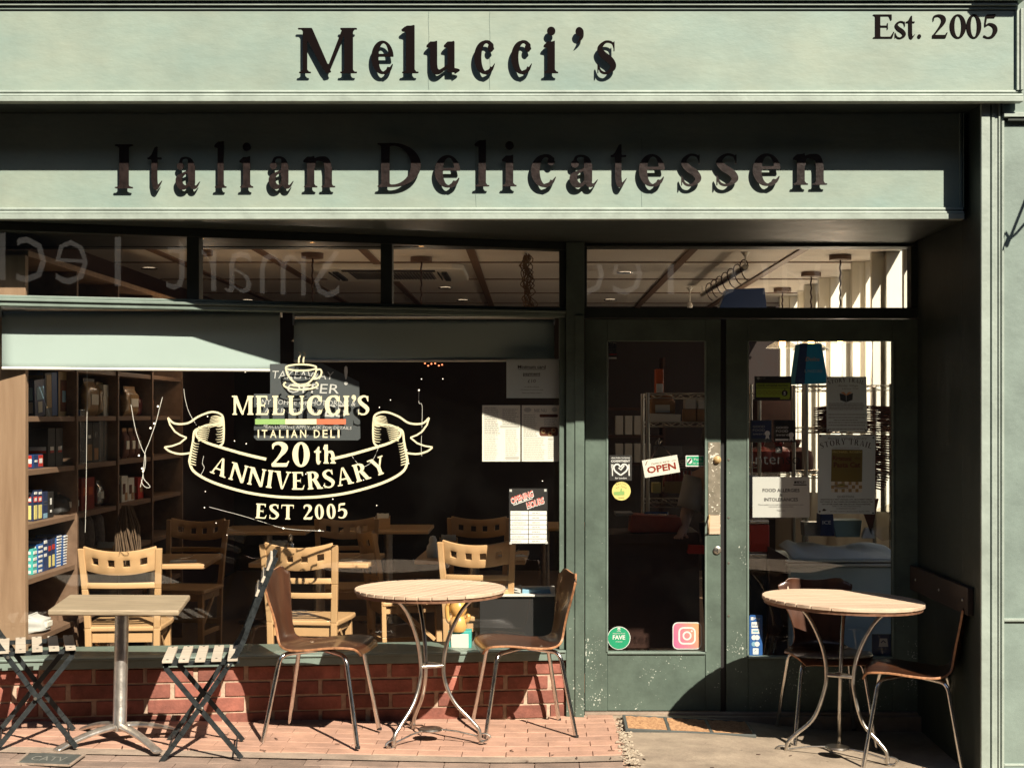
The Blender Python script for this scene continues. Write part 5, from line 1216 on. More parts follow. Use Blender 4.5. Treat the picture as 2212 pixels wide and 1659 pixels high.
TR([(1412, 963), (1474, 963), (1474, 985), (1412, 985)], "ink_grey", "plain grey card strip clipped to the rack above the open sign", "card", "card", dR - .03, .004)
TR([(1436, 1040), (1497, 1040), (1497, 1065), (1436, 1065)], "gold", "low orange-brown crate of small bottles below the open sign", "crate", "crate", dR + .02, .2)
TR([(1410, 1043), (1428, 1043), (1428, 1065), (1410, 1065)], "yellow", "small yellow box left of the bottle crate")
for k in range(7):
    mb = MB(); mb.lathe([(0, 0), (.022, 0), (.022, .055), (.009, .08), (.009, .10), (.011, .105), (0, .106)], "panettone_red", seg=12); o = mb.build("soda_bottle"); o.location = (xr(1441 + k * 8.5), dR + .06, zr(1052)); tag(o, "small dark red soda bottle in the orange-brown crate", "bottle", "soda bottles in the crate")
for i, u in enumerate((1485, 1510)):
    bag(0, 0, 0, 0, "silver_foil", ("left" if not i else "right") + " silver and blue coffee bag low behind the door", "blue", loc=(XW(u - 100 + 20, 9.3), 9.3, ZW(1150, 9.3)), w_=.09, h=.13, dep=.06, group=None, rz=R(-90), name="coffee_bag")
ct = trap("counter", [(1312, 1155), (1510, 1150), (1512, 1400), (1312, 1400)], 9.1, .5, "dark_wood", "dark counter behind the green door", "counter")
TR([(1330, 1108), (1368, 1108), (1368, 1114), (1330, 1114)], "ink_grey", "grey flat tray lying on the dark counter", "tray", "tray", 9.2, .2)
trap("red_carton", [(1365, 1112), (1470, 1118), (1478, 1150), (1362, 1150)], 9.15, .25, "panettone_red", "dark red carton on the counter behind the door", "carton")
trap("red_tray", [(1490, 1178), (1524, 1180), (1524, 1196), (1486, 1196)], 9.0, .09, "red", "bright red tray at the right of the counter", "tray")
rb = empty("shelf_unit", (XW(1330, 11), 11.0, ZF), 0, "dim shelf unit with pale packs far behind the green door", "shelf unit")
mb = MB(); Lr = rb.location
for v in (1000, 940, 880): z = ZW(v, 11) - ZF; mb.box((-.15, 0, z - .02), (.35, .3, z), "dark_wood")
mb.box((-.16, 0, 0), (-.14, .3, 2.0), "dark_wood"); mb.box((.35, 0, 0), (.37, .3, 2.0), "dark_wood"); mb.build("frame", rb)
for k in range(7):
    trap("pack", [(1330 + k % 4 * 20, 958 - (k > 3) * 60), (1346 + k % 4 * 20, 958 - (k > 3) * 60), (1346 + k % 4 * 20, 999 - (k > 3) * 60), (1330 + k % 4 * 20, 999 - (k > 3) * 60)], 11.02, .1, "ink_pale", "pale pack on the dim shelf unit far behind the door", "pack", group="pale packs on the dim shelf unit")

# person at work, mostly hidden by the door stile
def person():
    t = empty("person", (XW(1548, 9.0), 9.0, ZF), 0, "person in a grey T-shirt bending over the counter behind the door stile", "person")
    J = {"pel": (0, .12, .90), "sp1": (-.01, .08, 1.02), "sp2": (-.02, .0, 1.15), "ch": (-.03, -.06, 1.27), "nk": (-.03, -.12, 1.38), "hd0": (-.03, -.15, 1.46), "hd": (-.03, -.17, 1.55), "hd2": (-.03, -.165, 1.62),
         "sl": (-.17, -.05, 1.29), "el": (-.235, -.10, 1.05), "wl": (-.20, -.30, .98), "hl": (-.19, -.37, .97), "sr": (.13, -.05, 1.29), "er": (.20, -.10, 1.05), "wr": (.15, -.30, .98), "hr": (.14, -.37, .97),
         "pl": (-.09, .12, .88), "kl": (-.10, .08, .50), "al": (-.10, .12, .09), "tl": (-.11, -.05, .04), "pr": (.09, .12, .88), "kr": (.10, .08, .50), "ar": (.10, .12, .09), "tr": (.11, -.05, .04)}
    Rr = dict(pel=.13, sp1=.125, sp2=.13, ch=.13, nk=.055, hd0=.06, hd=.085, hd2=.07, sl=.062, el=.042, wl=.028, hl=.032, sr=.062, er=.042, wr=.028, hr=.032, pl=.09, kl=.06, al=.042, tl=.035, pr=.09, kr=.06, ar=.042, tr=.035)
    E = [("pel", "sp1"), ("sp1", "sp2"), ("sp2", "ch"), ("ch", "nk"), ("nk", "hd0"), ("hd0", "hd"), ("hd", "hd2"), ("ch", "sl"), ("sl", "el"), ("el", "wl"), ("wl", "hl"), ("ch", "sr"), ("sr", "er"), ("er", "wr"), ("wr", "hr"),
         ("pel", "pl"), ("pl", "kl"), ("kl", "al"), ("al", "tl"), ("pel", "pr"), ("pr", "kr"), ("kr", "ar"), ("ar", "tr")]
    for s_, hx in (("l", -1), ("r", 1)):
        for k in range(5):
            b = Vector(J["h" + s_]); nm = f"f{s_}{k}"; o = Vector(((k - 2) * .014, -.06 + abs(k - 2) * .006, -.012)) if k < 4 else Vector((-hx * .035, -.02, -.01))
            J[nm] = tuple(b + o * .6); J[nm + "e"] = tuple(b + o * 1.25 + Vector((0, 0, -.015))); Rr[nm] = .0085; Rr[nm + "e"] = .0075; E += [("h" + s_, nm), (nm, nm + "e")]
    def sk(name, keys, m, grow=0, parent=t):
        ks = [k for k in J if k in keys]; ix = {k: i for i, k in enumerate(ks)}; me = bpy.data.meshes.new(name)
        me.from_pydata([J[k] for k in ks], [(ix[a], ix[b]) for a, b in E if a in ix and b in ix], []); o = bpy.data.objects.new(name, me); link(o, parent)
        md = o.modifiers.new("skin", 'SKIN'); md.use_smooth_shade = True
        for k, i in ix.items(): me.skin_vertices[0].data[i].radius = (Rr[k] + grow, Rr[k] + grow)
        me.skin_vertices[0].data[0].use_root = True; s2 = o.modifiers.new("sub", 'SUBSURF'); s2.levels = s2.render_levels = 2; me.materials.append(MATS[m]); return o
    sk("body", set(J), "skin"); sk("shirt", {"pel", "sp1", "sp2", "ch", "sl", "sr"}, "shirt", .018)
    q = MB(); 
    for s_ in ("l", "r"):
        a, b = Vector(J["s" + s_]), Vector(J["e" + s_]); q.tube([a.lerp(b, k / 5) for k in range(5)], [.088, .085, .08, .076, .072], "shirt", seg=16, caps=False)
    q.build("sleeves", t, solid=.004)
    sk("trousers", {"pel", "pl", "kl", "al", "pr", "kr", "ar"}, "trousers", .014)
    q = MB(); q.lathe([(0, 1.665), (.05, 1.655), (.085, 1.61), (.095, 1.55), (.088, 1.50), (.07, 1.48), (.0, 1.49)], "hair", (-.03, -.14, 0), seg=20); q.build("hair", t)
    return t
pr = person(); pr.rotation_euler = (0, 0, R(-20)); pr.location = (XW(1568, 9.35), 9.35, ZF - .12)

# ---------------------------------------------------------------- behind the side window
d2 = 9.0
rack(XW(1742, 9.3), XW(1925, 9.3), 9.3, 9.75, ZW(829, 9.3), [ZW(833, 9.3), ZW(925, 9.3), ZW(1022, 9.3)], "chrome wire rack with paper sacks beside the sunlit side wall")
rack(XW(1622, 9.9), XW(1736, 9.9), 9.9, 10.3, ZW(830, 9.9), [ZW(1022, 9.9), ZW(1110, 9.9)], "chrome wire rack with red wrapped cakes behind the side window")
TR([(1640, 862), (1715, 862), (1715, 1000), (1640, 1000)], "dark_wood", "dark brown cupboard behind the hygiene rating sticker", "cupboard", "cupboard", 10.6, .4)
pbx = trap("cake_box", [(1728, 742), (1775, 742), (1789, 828), (1716, 830)], 8.75, .16, "blue_box", "bright blue tapered cake box with pale wording, hanging by the sunlit wall", "cake box")
ar = Art(Plane((0, 8.748, 0), (0, -1, 0))); ar.text("IL PANDORO", 1757, 805, 7, "paper_shade_blue", 1, wid=38); ar.text("Dolce", 1755, 780, 9, "peach", 1, wid=30, slant=.2); ar.ell(1779, 754, 3.5, 3.5, "paper_shade_blue", 1); ar.poly([(1728, 743), (1744, 743), (1738, 829), (1717, 829)], "blue_deep", .8); ar.build("label", parent=pbx).matrix_parent_inverse = Matrix.Translation(-pbx.location)
r2 = random.Random(4)
for s_, (v0, v1, u0, u1, nn) in enumerate(((878, 935, 1770, 1925, 12), (942, 1060, 1790, 1922, 22))):
    t = empty("sack_stack", (XW((u0 + u1) / 2, 9.45), 9.45, ZW(v1, 9.3)), 0, ("upper" if not s_ else "lower") + " pile of dark brown folded paper sacks behind the story trail posters", "sack stack"); ww = (u1 - u0) / 2 / F * 9.3; hh = (v1 - v0) / F * 9.3
    for k in range(nn):
        z = hh * k / nn; f = .55 + .45 * min(1, (k + 1) / nn * 1.6) if s_ else 1; mb = MB()
        mb.grid(lambda a, b: ((a * 2 - 1) * ww * f * (1 + .03 * r2.random()) , (b - .5) * .36, z + hh / nn * (.8 + .5 * r2.random()) * (1 - abs(a * 2 - 1) ** 6 * .6)), 12, 2, "kraft_dark"); mb.build("sack", t, solid=hh / nn * .55, fix=False)
for i, (u, m) in enumerate(((1645, "panettone_red"), (1685, "panettone_red"), (1722, "kraft_dark"))):
    mb = MB(); mb.lathe([(0, 0), (.10, 0), (.115, .03), (.12, .09), (.105, .14), (.05, .165), (.02, .17), (.035, .2), (.0, .185)], m, seg=20); mb.lathe([(.0, .172), (.02, .174), (.05, .22), (.0, .2)], "silver_foil", seg=9)
    o = mb.build("wrapped_cake"); o.location = (XW(u, 10.0), 10.05, ZW(1021, 9.9)); tag(o, ("left red cellophane-wrapped cake", "middle red cellophane-wrapped cake", "right dark cellophane-wrapped cake")[i] + " on the rack behind the coffee decal", "cake", "wrapped cakes on the rack")
fz = empty("chest_freezer", (XW(1705, 8.45), 8.45, ZF), 0, "pale blue-grey chest freezer with ridged rim inside the side window", "freezer")
xf0, xf1 = 0, XW(1960, 8.45) - XW(1705, 8.45); zt_ = ZW(1210, 8.45) - ZF
mb = MB(); mb.box((xf0, 0, .04), (xf1, .62, zt_ - .035), "freezer"); mb.build("cabinet_body", fz, bevel=.01)
mb = MB(); mb.box((xf0 - .012, -.012, zt_ - .0345), (xf1, .63, zt_ - .018), "freezer_trim"); mb.box((xf0 - .006, -.006, zt_ - .0175), (xf1, .62, zt_ - .010), "slate"); mb.box((xf0 - .014, -.014, zt_ - .0095), (xf1, .63, zt_), "freezer_trim"); mb.build("rim", fz, bevel=.003)
mb = MB()
mb.grid(lambda a, b: (xf0 + .02 + a * (xf1 - .05), -.002 + b * .5, zt_ + .004 + .045 * b + .012 * math.sin(a * 11 + b * 5) * b + .03 * math.exp(-((a - .08) / .06) ** 2) * b), 40, 10, "paper_shade_blue")
q = mb.build("cloth_cover", solid=.002); q.location = fz.location; tag(q, "pale blue paper cover spread over the chest freezer", "cover")
trap("wood_panel", [(1660, 1180), (1703, 1205), (1703, 1420), (1660, 1420)], 8.5, .5, "dark_wood", "dark wooden side panel left of the chest freezer", "panel")
jr = empty("glass_jar", (XW(1640, 8.55), 8.6, ZW(1192, 8.55)), 0, "square glass jar of red sweets with pale lid at the left of the side window", "jar")
mb = MB(); w_ = 22 / F * 8.55; h = (1192 - 1132) / F * 8.55; mb.box((-w_, -w_, 0), (w_, w_, h), "red"); mb.build("sweets", jr, bevel=.01)
mb = MB(); mb.box((-w_ * .95, -w_ * .95, h + .001), (w_ * .95, w_ * .95, h + .022), "silver_foil"); mb.build("lid", jr, bevel=.004)
trap("silver_rack", [(1618, 1196), (1659, 1196), (1659, 1232), (1618, 1232)], 8.55, .2, "silver_foil", "small silver stand under the jar of red sweets", "stand"); trap("side_cabinet", [(1612, 1232), (1659, 1232), (1659, 1420), (1612, 1420)], 8.56, .4, "black", "black cabinet under the silver stand", "cabinet")
trap("steel_canister", [(1736, 1128), (1772, 1128), (1772, 1158), (1738, 1158)], 8.9, .12, "silver_foil", "steel canister behind the freezer under the allergy notice", "canister")
trap("ice_box", [(1772, 1110), (1800, 1110), (1803, 1158), (1772, 1158)], 8.8, .12, "sticker_navy", "dark navy box lettered in white beside the steel canister", "box")
ar = Art(Plane((0, 8.797, 0), (0, -1, 0))); ar.text("ICE", 1786, 1132, 8, "white", 1, wid=18); ar.build("ice_label", "white lettering on the dark navy box", "label")
trap("tub", [(1798, 1124), (1862, 1124), (1858, 1160), (1806, 1160)], 8.85, .18, "seagreen", "grey-green plastic tub on the freezer", "tub")
trap("marked_block", [(1870, 1140), (1886, 1140), (1890, 1163), (1862, 1163)], 8.8, .05, "white_paint", "small white block with dark dots right of the tub", "block")
def cello(px, d, label):
    a = [P(u, v, d) for u, v in px]; c = a[-1]; mb = MB(); r3 = random.Random(int(px[0][0]))
    mid = sum(a, Vector()) / len(a); V = a + [mid + Vector((0, -.06, 0)), mid + Vector((0, .06, 0))]; n = len(a)
    mb.add([v - c for v in V], [(i, (i + 1) % n, n) for i in range(n)] + [((i + 1) % n, i, n + 1) for i in range(n)], "clear_shade"); o = mb.build("cellophane_bag"); o.location = c; return tag(o, label, "cellophane bag")
cello([(1892, 1100), (1928, 1085), (1930, 1165), (1905, 1168), (1880, 1150)], 8.7, "clear cellophane bag at the right edge of the side window")
mb = MB(); a = [P(1858, 1090, 8.8), P(1898, 1078, 8.8), P(1882, 1155, 8.8)]; c = a[2]
mb.add([p - c for p in a] + [p - c + Vector((.02, .1, 0)) for p in a], [(0, 1, 2), (5, 4, 3), (0, 3, 4, 1), (1, 4, 5, 2), (2, 5, 3, 0)], "kraft_dark"); o = mb.build("paper_cone"); o.location = c; tag(o, "upside-down dark paper cone beside the cellophane bag", "cone")

# ---------------------------------------------------------------- fairy lights and cords on the glass
def cord(name, pts, m, r_, label, cat, bulbs=(), off=-.05, plane=None, sub=6):
    mb = MB(); pl = plane or WIN; q = catmull([pl.at(u, v, off) for u, v in pts], sub); o_ = q[0].copy(); mb.tube([p - o_ for p in q], r_, m, seg=6); t = mb.build(name); t.location = o_; tag(t, label, cat)
    for u, v in bulbs:
        b = MB(); c = pl.at(u, v, off) - o_; b.lathe([(0, -.004), (.004, -.002), (.0045, .001), (.003, .004), (0, .005)], "fairy_glow", c, seg=8); b.build("bulb", t)
    return t
cord("light_string", [(283, 874), (292, 925), (305, 965), (314, 985), (313, 1010), (309, 1022), (311, 1035), (320, 1045), (324, 1052), (316, 1053), (308, 1046), (305, 1036)], "string_white", .0016, "white fairy light cord, left arm of the knotted star drop", "fairy lights", [(307, 1012), (300, 984), (309, 1018)])
cord("light_string", [(351, 858), (345, 880), (336, 915), (322, 955), (314, 975), (311, 1000), (308, 1030), (303, 1052)], "string_white", .0016, "white fairy light cord, right arm of the knotted star drop", "fairy lights", [(341, 878), (325, 925), (333, 915)])
cord("light_string", [(397, 840), (400, 862), (408, 890), (424, 918)], "string_white", .0013, "thin white cord hanging above the left ribbon tail", "fairy lights")
cord("light_string", [(188, 790), (188, 880), (187, 960), (186, 1060), (184, 1150)], "string_white", .0012, "long straight thin cord in front of the second shelf bay", "cord", off=-.3)
cord("light_string", [(440, 985), (437, 1000), (441, 1010), (436, 1022), (430, 1030)], "string_white", .0012, "short bent cord end inside the left ribbon fold", "cord")
cord("light_string", [(905, 845), (905, 870), (912, 880), (910, 960), (911, 985)], "string_white", .0012, "thin cord hanging behind the right ribbon tail", "cord", [(905, 843)])
cord("light_string", [(760, 985), (775, 1004), (786, 1008), (800, 1000), (810, 985), (820, 960)], "string_white", .0011, "curved thin cord behind the logo wording 20th", "cord")
cord("light_string", [(452, 1095), (520, 1113), (560, 1125), (620, 1142), (700, 1147)], "string_white", .0010, "faint slack cord crossing under the logo", "cord", [(612, 1141), (690, 1146)])
cord("light_string", [(46, 842), (56, 843), (56, 870), (53, 900), (53, 1000), (54, 1100), (56, 1180), (52, 1240), (54, 1300), (54, 1375)], "string_dark", .0028, "dark brown cable down the oak end panel, right strand", "cable", off=-.135)
cord("light_string", [(45, 885), (44, 940), (45, 1060), (43, 1120), (47, 1170), (52, 1210), (50, 1290), (53, 1330)], "string_dark", .0028, "dark brown cable down the oak end panel, left strand", "cable", off=-.135)
fl = empty("dot_lights", (0, 0, 0), 0, "scatter of tiny warm fairy bulbs behind the logo window", "fairy lights"); r2 = random.Random(12)
for k in range(26):
    u = r2.uniform(420, 1190); v = r2.uniform(800, 1160); mb = MB(); mb.lathe([(0, -.0035), (.0035, 0), (0, .0035)], "fairy_glow", WIN.at(u, v, -r2.uniform(.2, 1.2)), seg=6); mb.build("bulb", fl)
rd = empty("red_indicator", (0, 0, 0), 0, "cluster of reddish glowing dots above the minimum payment notice", "indicator light")
for u, v in ((918, 785), (925, 790), (932, 786), (940, 785), (948, 790), (955, 788)):
    mb = MB(); mb.lathe([(0, -.007), (.008, 0), (0, .007)], "red_led", P(u, v, 12), seg=6); mb.build("bulb", rd)
# glazed lower edge of the room: black seats in the dark behind the door
# ---------------------------------------------------------------- notices, stickers and decals on the glass
IN = -.014
BS = dict(S=.205, h=.085, sh=.075, so=.065, x=.70)
LX = lambda x: 336.3 + x * .2764
LY = lambda y: 733.7 + y * .2764
Lp = lambda pts, mir=False: [(LX(2232 - x if mir else x), LY(y)) for x, y in pts]
A = Art(WIN, IN); C_ = "vinyl_cream"
ring_ = lambda cx, cy_, rx, ry, n=32, a0=0, a1=360: [(cx + rx * math.cos(R(a0 + (a1 - a0) * k / n)), cy_ - ry * math.sin(R(a0 + (a1 - a0) * k / n))) for k in range(n + 1)]
A.line(Lp(ring_(1137, 218, 120, 24, 36)), 3.6, C_, 1)
A.curve(Lp([(1016, 222), (1030, 270), (1062, 315), (1100, 345), (1130, 355)]), 3.8, C_, 2); A.curve(Lp([(1258, 222), (1246, 270), (1218, 315), (1180, 345), (1130, 355)]), 3.8, C_, 2)
A.curve(Lp([(1254, 240), (1282, 232), (1297, 252), (1286, 285), (1258, 304), (1228, 306)]), 3.6, C_, 3)
A.line(Lp(ring_(1134, 352, 134, 38, 30, 150, 390)), 3.8, C_, 4); A.line(Lp(ring_(1136, 348, 82, 16, 20, 190, 350)), 3, C_, 3)
for dx in (0, 36): A.curve(Lp([(1117 + dx, 96), (1133 + dx, 116), (1120 + dx, 146), (1118 + dx, 182)]), 2.5, C_, 1, w2=3.6)
A.serif("MELUCCI'S", LX(592), LX(1676), LY(588), 41.5, C_, 2, BS, 1 / 32, gap=.05)
A.rect(LX(777), LY(620), LX(1012), LY(662), "vinyl_green", 1).rect(LX(1012.5), LY(620), LX(1257), LY(662), C_, 1).rect(LX(1257.5), LY(620), LX(1487), LY(662), "vinyl_red", 1)
xx = LX(797)
for ch, w_ in zip("ITALIAN DELI", (3, 12, 14, 10, 4, 14, 13, 5, 13, 11, 10, 4)):
    if ch != ' ': A.text(ch, xx, LY(766), 18, C_, 2, 'l', wid=w_, bold=.012)
    xx += w_ + 5.8
A.serif("20", LX(895), LX(1220), LY(993), 53, C_, 2, BS, 1 / 36, gap=.03); A.serif("th", LX(1238), LX(1414), LY(968), 39, C_, 2, BS, 1 / 32, gap=.03)
cxp, cyp, rp_ = 1116, 1172 - 1834, 1834
def apath(t):
    x = 412 + t * 1412; th = math.asin((x - cxp) / rp_); return LX(x), LY(cyp + rp_ * math.cos(th)), math.degrees(th)
A.serif("ANNIVERSARY", LX(412), LX(1824), 0, 38.5, C_, 2, BS, 1 / 30, path=apath, gap=.05)
def epath(t):
    x = 772 + t * 732; th = math.asin((x - cxp) / 5000); return LX(x), LY(1405 - 5000 + 5000 * math.cos(th)), math.degrees(th)
A.serif("EST 2005", LX(772), LX(1504), 0, 32, C_, 2, BS, 1 / 30, path=epath, gap=.07)
for mir in (False, True):
    q = lambda p: Lp(p, mir)
    A.curve(q([(263, 945), (300, 1030), (450, 1115), (700, 1190), (930, 1225), (1116, 1234)]), 5.6, C_, 1)
    A.curve(q([(345, 688), (303, 715), (292, 790), (278, 870), (263, 950)]), 3.8, C_, 2, w2=5.4)
    A.curve(q([(95, 610), (150, 655), (250, 652), (335, 600), (430, 566), (500, 578), (529, 625), (529, 790), (498, 832)]), 4.2, C_, 3)
    A.line(q([(95, 610), (112, 665), (150, 718), (190, 745), (241, 765)]), 3.6, C_, 4); A.line(q([(241, 765), (190, 808), (130, 830), (68, 840)]), 3.6, C_, 5)
    A.curve(q([(68, 840), (110, 872), (190, 893), (280, 884)]), 4.0, C_, 4)
    A.curve(q([(345, 688), (400, 668), (470, 662), (520, 640), (529, 612)]), 4.0, C_, 6)
    A.curve(q([(345, 690), (318, 720), (330, 765), (400, 805), (500, 838), (690, 893), (864, 934)]), 4.2, C_, 5, w2=6.4)
    for k in range(8):
        y = 600 + k * 9; A.curve(q([(523, y + 12), (470, y - 4 + k * 2), (430 - k * 3, y + 6 + k * 3)]), 2.6, C_, 7, 4, w2=.6)
    for k in range(7):
        y = 668 + k * 20; A.curve(q([(526, y), (508, y + 10), (478 - (k % 2) * 8, y + 12)]), 2.6, C_, 7, 4, w2=.6)
    for k in range(8):
        y = 685 + k * 15; A.curve(q([(332, y), (380, y - 6), (430 - k * 4, y + 2 + k)]), 2.8, C_, 8, 4, w2=.6)
    for k in range(9):
        y = 800 + k * 21; A.curve(q([(292 - k * 2.4, y), (312, y + 12), (340 - k * 4, y + 14)]), 2.8, C_, 7, 4, w2=.6)
A.build("window_decal", "big cream anniversary logo decal with coffee cup and ribbon banner on the window", "decal")

B = Art(WIN, -.075)
B.sheet(Lp([(895, 190), (1300, 185), (1590, 330), (1600, 770), (1580, 786), (790, 786), (768, 765), (768, 424), (895, 424)]), "slate", .004)
cw = "paper"
def hand(t, x0, x1, y, hgt, lay=2, b=0.0): B.text(t, LX(x0), LY(y), hgt * .2764, cw, lay, 'l', wid=(x1 - x0) * .2764, slant=.12, bold=b, rot=-1)
hand("TAKEAWAY", 905, 1385, 303, 64, b=-.004); hand("OFFER", 1020, 1430, 415, 78); hand("ANY COFFEE OR HOT DRINK &", 785, 1560, 505, 42); hand("ANY PASTRY FOR", 850, 1270, 572, 40)
hand("£5", 1300, 1490, 600, 95, b=.015); hand("*EXCLUSIONS APPLY, ASK FOR DETAILS", 840, 1530, 690, 24); hand("Instore only", 980, 1200, 745, 20)
B.text("!", LX(1487), LY(352), 42, cw, 2, bold=.01)
B.build("offer_board", "slate grey hand-lettered offer board hanging behind the logo", "board")

# minimum card payment, menus, opening hours
X5 = lambda x: 737 + x / 3
Y5 = lambda y: 552.7 + y / 3
A = Art(WIN, IN); A.rsheet(X5(1071), Y5(670), X5(1417), Y5(922), "paper_shade_blue")
A.text("Minimum card", X5(1235), Y5(729), 7.0, "ink", 1, wid=60, bold=.02).rect(X5(1145), Y5(734), X5(1325), Y5(737), "ink", 1)
A.text("payment", X5(1235), Y5(773), 6.6, "ink", 1, wid=37, bold=.02).rect(X5(1180), Y5(778), X5(1290), Y5(781), "ink", 1)
A.text("£10", X5(1235), Y5(822), 7.6, "ink", 1, wid=17)
A.text("An 18p fee will apply", X5(1235), Y5(852), 2.4, "ink", 1, wid=31).text("One amount if card is not used", X5(1235), Y5(871), 2.4, "ink", 1, wid=48).text("Thank you, Melucci's team x", X5(1235), Y5(891), 2.4, "ink", 1, wid=43)
A.build("payment_notice", "pale notice asking minimum card payment £10, top right of the window", "notice")
A = Art(WIN, IN); A.rsheet(X5(914), Y5(968), X5(1161), Y5(1332), "paper_warm")
A.lines(X5(928), X5(1030), Y5(985), Y5(1150), 15, "ink_grey", w_=1.1, seed=2).lines(X5(1045), X5(1150), Y5(995), Y5(1090), 9, "ink_grey", w_=1.1, seed=3)
A.rrect(X5(1028), Y5(1098), X5(1155), Y5(1114), 2.5, "ink_pale", 1); A.lines(X5(928), X5(1020), Y5(1162), Y5(1315), 14, "ink_pale", w_=.9, seed=4).lines(X5(1065), X5(1150), Y5(1128), Y5(1290), 14, "ink_pale", w_=.9, seed=5)
A.rrect(X5(1063), Y5(1300), X5(1153), Y5(1318), 2.8, "ink_pale", 1)
A.build("menu_sheet", "left menu page of two, crossed by a diagonal shadow, by the window post", "menu", "menu pages")
A = Art(WIN, IN); A.rsheet(X5(1170), Y5(968), X5(1417), Y5(1332), "paper_warm")
A.serif("MENU", X5(1250), X5(1335), Y5(1012), 7, "ink_grey", 1, ST, 1 / 20)
A.ell(X5(1208), Y5(998), 8, 5, "ink_pale", 1).ell(X5(1382), Y5(996), 6, 5, "ink_pale", 1)
A.rrect(X5(1285), Y5(1026), X5(1405), Y5(1046), 3.2, "kraft_dark", 1).rrect(X5(1285), Y5(1108), X5(1405), Y5(1168), 5, "kraft_dark", 1).rrect(X5(1340), Y5(1180), X5(1380), Y5(1194), 2.3, "ink_pale", 1)
for a, b, c in ((1290, 1330, 1125), (1335, 1372, 1140), (1350, 1400, 1120)): A.ell(X5((a + b) / 2), Y5(c + 12), 5, 5, "gold", 2).ell(X5((a + b) / 2 + 3), Y5(c + 10), 2.6, 2.6, "panettone_red", 3)
A.lines(X5(1182), X5(1275), Y5(1032), Y5(1165), 11, "ink_grey", w_=1.1, seed=6).lines(X5(1315), X5(1400), Y5(1055), Y5(1100), 5, "ink_grey", w_=1, seed=7).lines(X5(1182), X5(1330), Y5(1180), Y5(1315), 13, "ink_pale", w_=.9, seed=8).lines(X5(1340), X5(1405), Y5(1205), Y5(1310), 9, "ink_pale", w_=.9, seed=9)
A.build("menu_sheet", "right menu page headed MENU with a brown food picture", "menu", "menu pages")
X6 = lambda x: 917.1 + x * .25787
Y6 = lambda y: 1008.9 + y * .25787
A = Art(WIN, IN); A.rsheet(X6(708), Y6(178), X6(1030), Y6(645), "black")
for i, (t, x0, y0, wd) in enumerate((("OPENING", 822, 278, 192), ("HOURS", 934, 325, 148))):
    A.text(t, X6(x0), Y6(y0), 13.5, "white", 1, wid=wd * .258 + 2, rot=19, bold=.07, slant=.12).text(t, X6(x0) - .2, Y6(y0) - 1.0, 13.5, "red_bright", 2, wid=wd * .258, rot=19, bold=.012, slant=.12)
A.line([(X6(745), Y6(318)), (X6(905), Y6(262))], 1.6, "white", 1).line([(X6(870), Y6(346)), (X6(1000), Y6(298))], 1.6, "white", 1)
for k, dname in enumerate(("MONDAY", "TUESDAY", "WEDNESDAY", "THURSDAY", "FRIDAY", "SATURDAY", "SUNDAY")):
    y = 367 + k * 39.2; A.rect(X6(720), Y6(y), X6(868), Y6(y + 35), "white", 1).rect(X6(873), Y6(y), X6(1023), Y6(y + 35), "white", 1)
    A.text(dname, X6(732), Y6(y + 27), 4.6, "ink_pale", 2, 'l', wid=4.0 * len(dname) * .85); A.lines(X6(902), X6(965), Y6(y + 18), Y6(y + 19), 1, "ink_pale", 2, 2.4, 0, k)
for x, y in ((722, 196), (1012, 194), (722, 636), (1022, 632)): A.rect(X6(x - 10), Y6(y - 10), X6(x + 10), Y6(y + 10), "paper", 3)
A.build("opening_hours_sign", "black opening hours sheet with red slanted heading and white rows", "sign")

# door glass
DI = -.016
X7 = lambda x: 1283.9 + x * .258
Y7 = lambda y: 703.2 + y * .258
A = Art(DOORG, DI); A.rsheet(X7(127), Y7(1085), X7(314), Y7(1297), "charcoal")
A.text("HEALTHIER CATERING", X7(220), Y7(1114), 3.2, "white", 1, wid=40, bold=.015).text("COMMITMENT", X7(220), Y7(1143), 4.6, "white", 1, wid=41, bold=.03)
hp = [(220, 1252), (175, 1218), (163, 1185), (180, 1163), (202, 1163), (220, 1182), (238, 1163), (262, 1163), (279, 1185), (266, 1218), (220, 1252)]
A.curve([(X7(a), Y7(b)) for a, b in hp], 3.4, "white", 1, 5); A.line([(X7(203), Y7(1190)), (X7(222), Y7(1208)), (X7(250), Y7(1172))], 3.2, "white", 2)
for dx in (-7, 0, 7): A.line([(X7(150 + dx), Y7(1160)), (X7(150 + dx), Y7(1190))], 1.1, "white", 1)
A.line([(X7(150), Y7(1188)), (X7(152), Y7(1258))], 2.2, "white", 1).line([(X7(290), Y7(1160)), (X7(292), Y7(1258))], 2.6, "white", 1).text("for London", X7(222), Y7(1283), 3.8, "white", 1, wid=25, bold=.02)
A.build("catering_sticker", "charcoal square sticker with white heart, fork and knife, left side of the door glass", "sticker")
A = Art(DOORG, DI); c = (X7(226), Y7(1385)); A.sheet([(c[0] + 20.2 * math.cos(R(k * 10)), c[1] + 20.2 * math.sin(R(k * 10))) for k in range(36)][::-1], "yellow")
A.arctext("Bexley", c[0], c[1] + 4, 19, 118, 62, 3.6, "olive", 1).arctext("be food", c[0], c[1] + 6, 14.5, 128, 52, 3.6, "olive", 1).text("smart", c[0], c[1] + 16, 3.6, "olive", 1, wid=12)
A.poly([(X7(162), Y7(1392)), (X7(215), Y7(1388)), (X7(222), Y7(1362)), (X7(232), Y7(1364)), (X7(230), Y7(1385)), (X7(252), Y7(1386)), (X7(252), Y7(1418)), (X7(200), Y7(1421)), (X7(162), Y7(1418))], "vinyl_green", 1)
A.build("thumb_sticker", "round yellow sticker with a green thumbs-up below the charcoal sticker", "sticker")
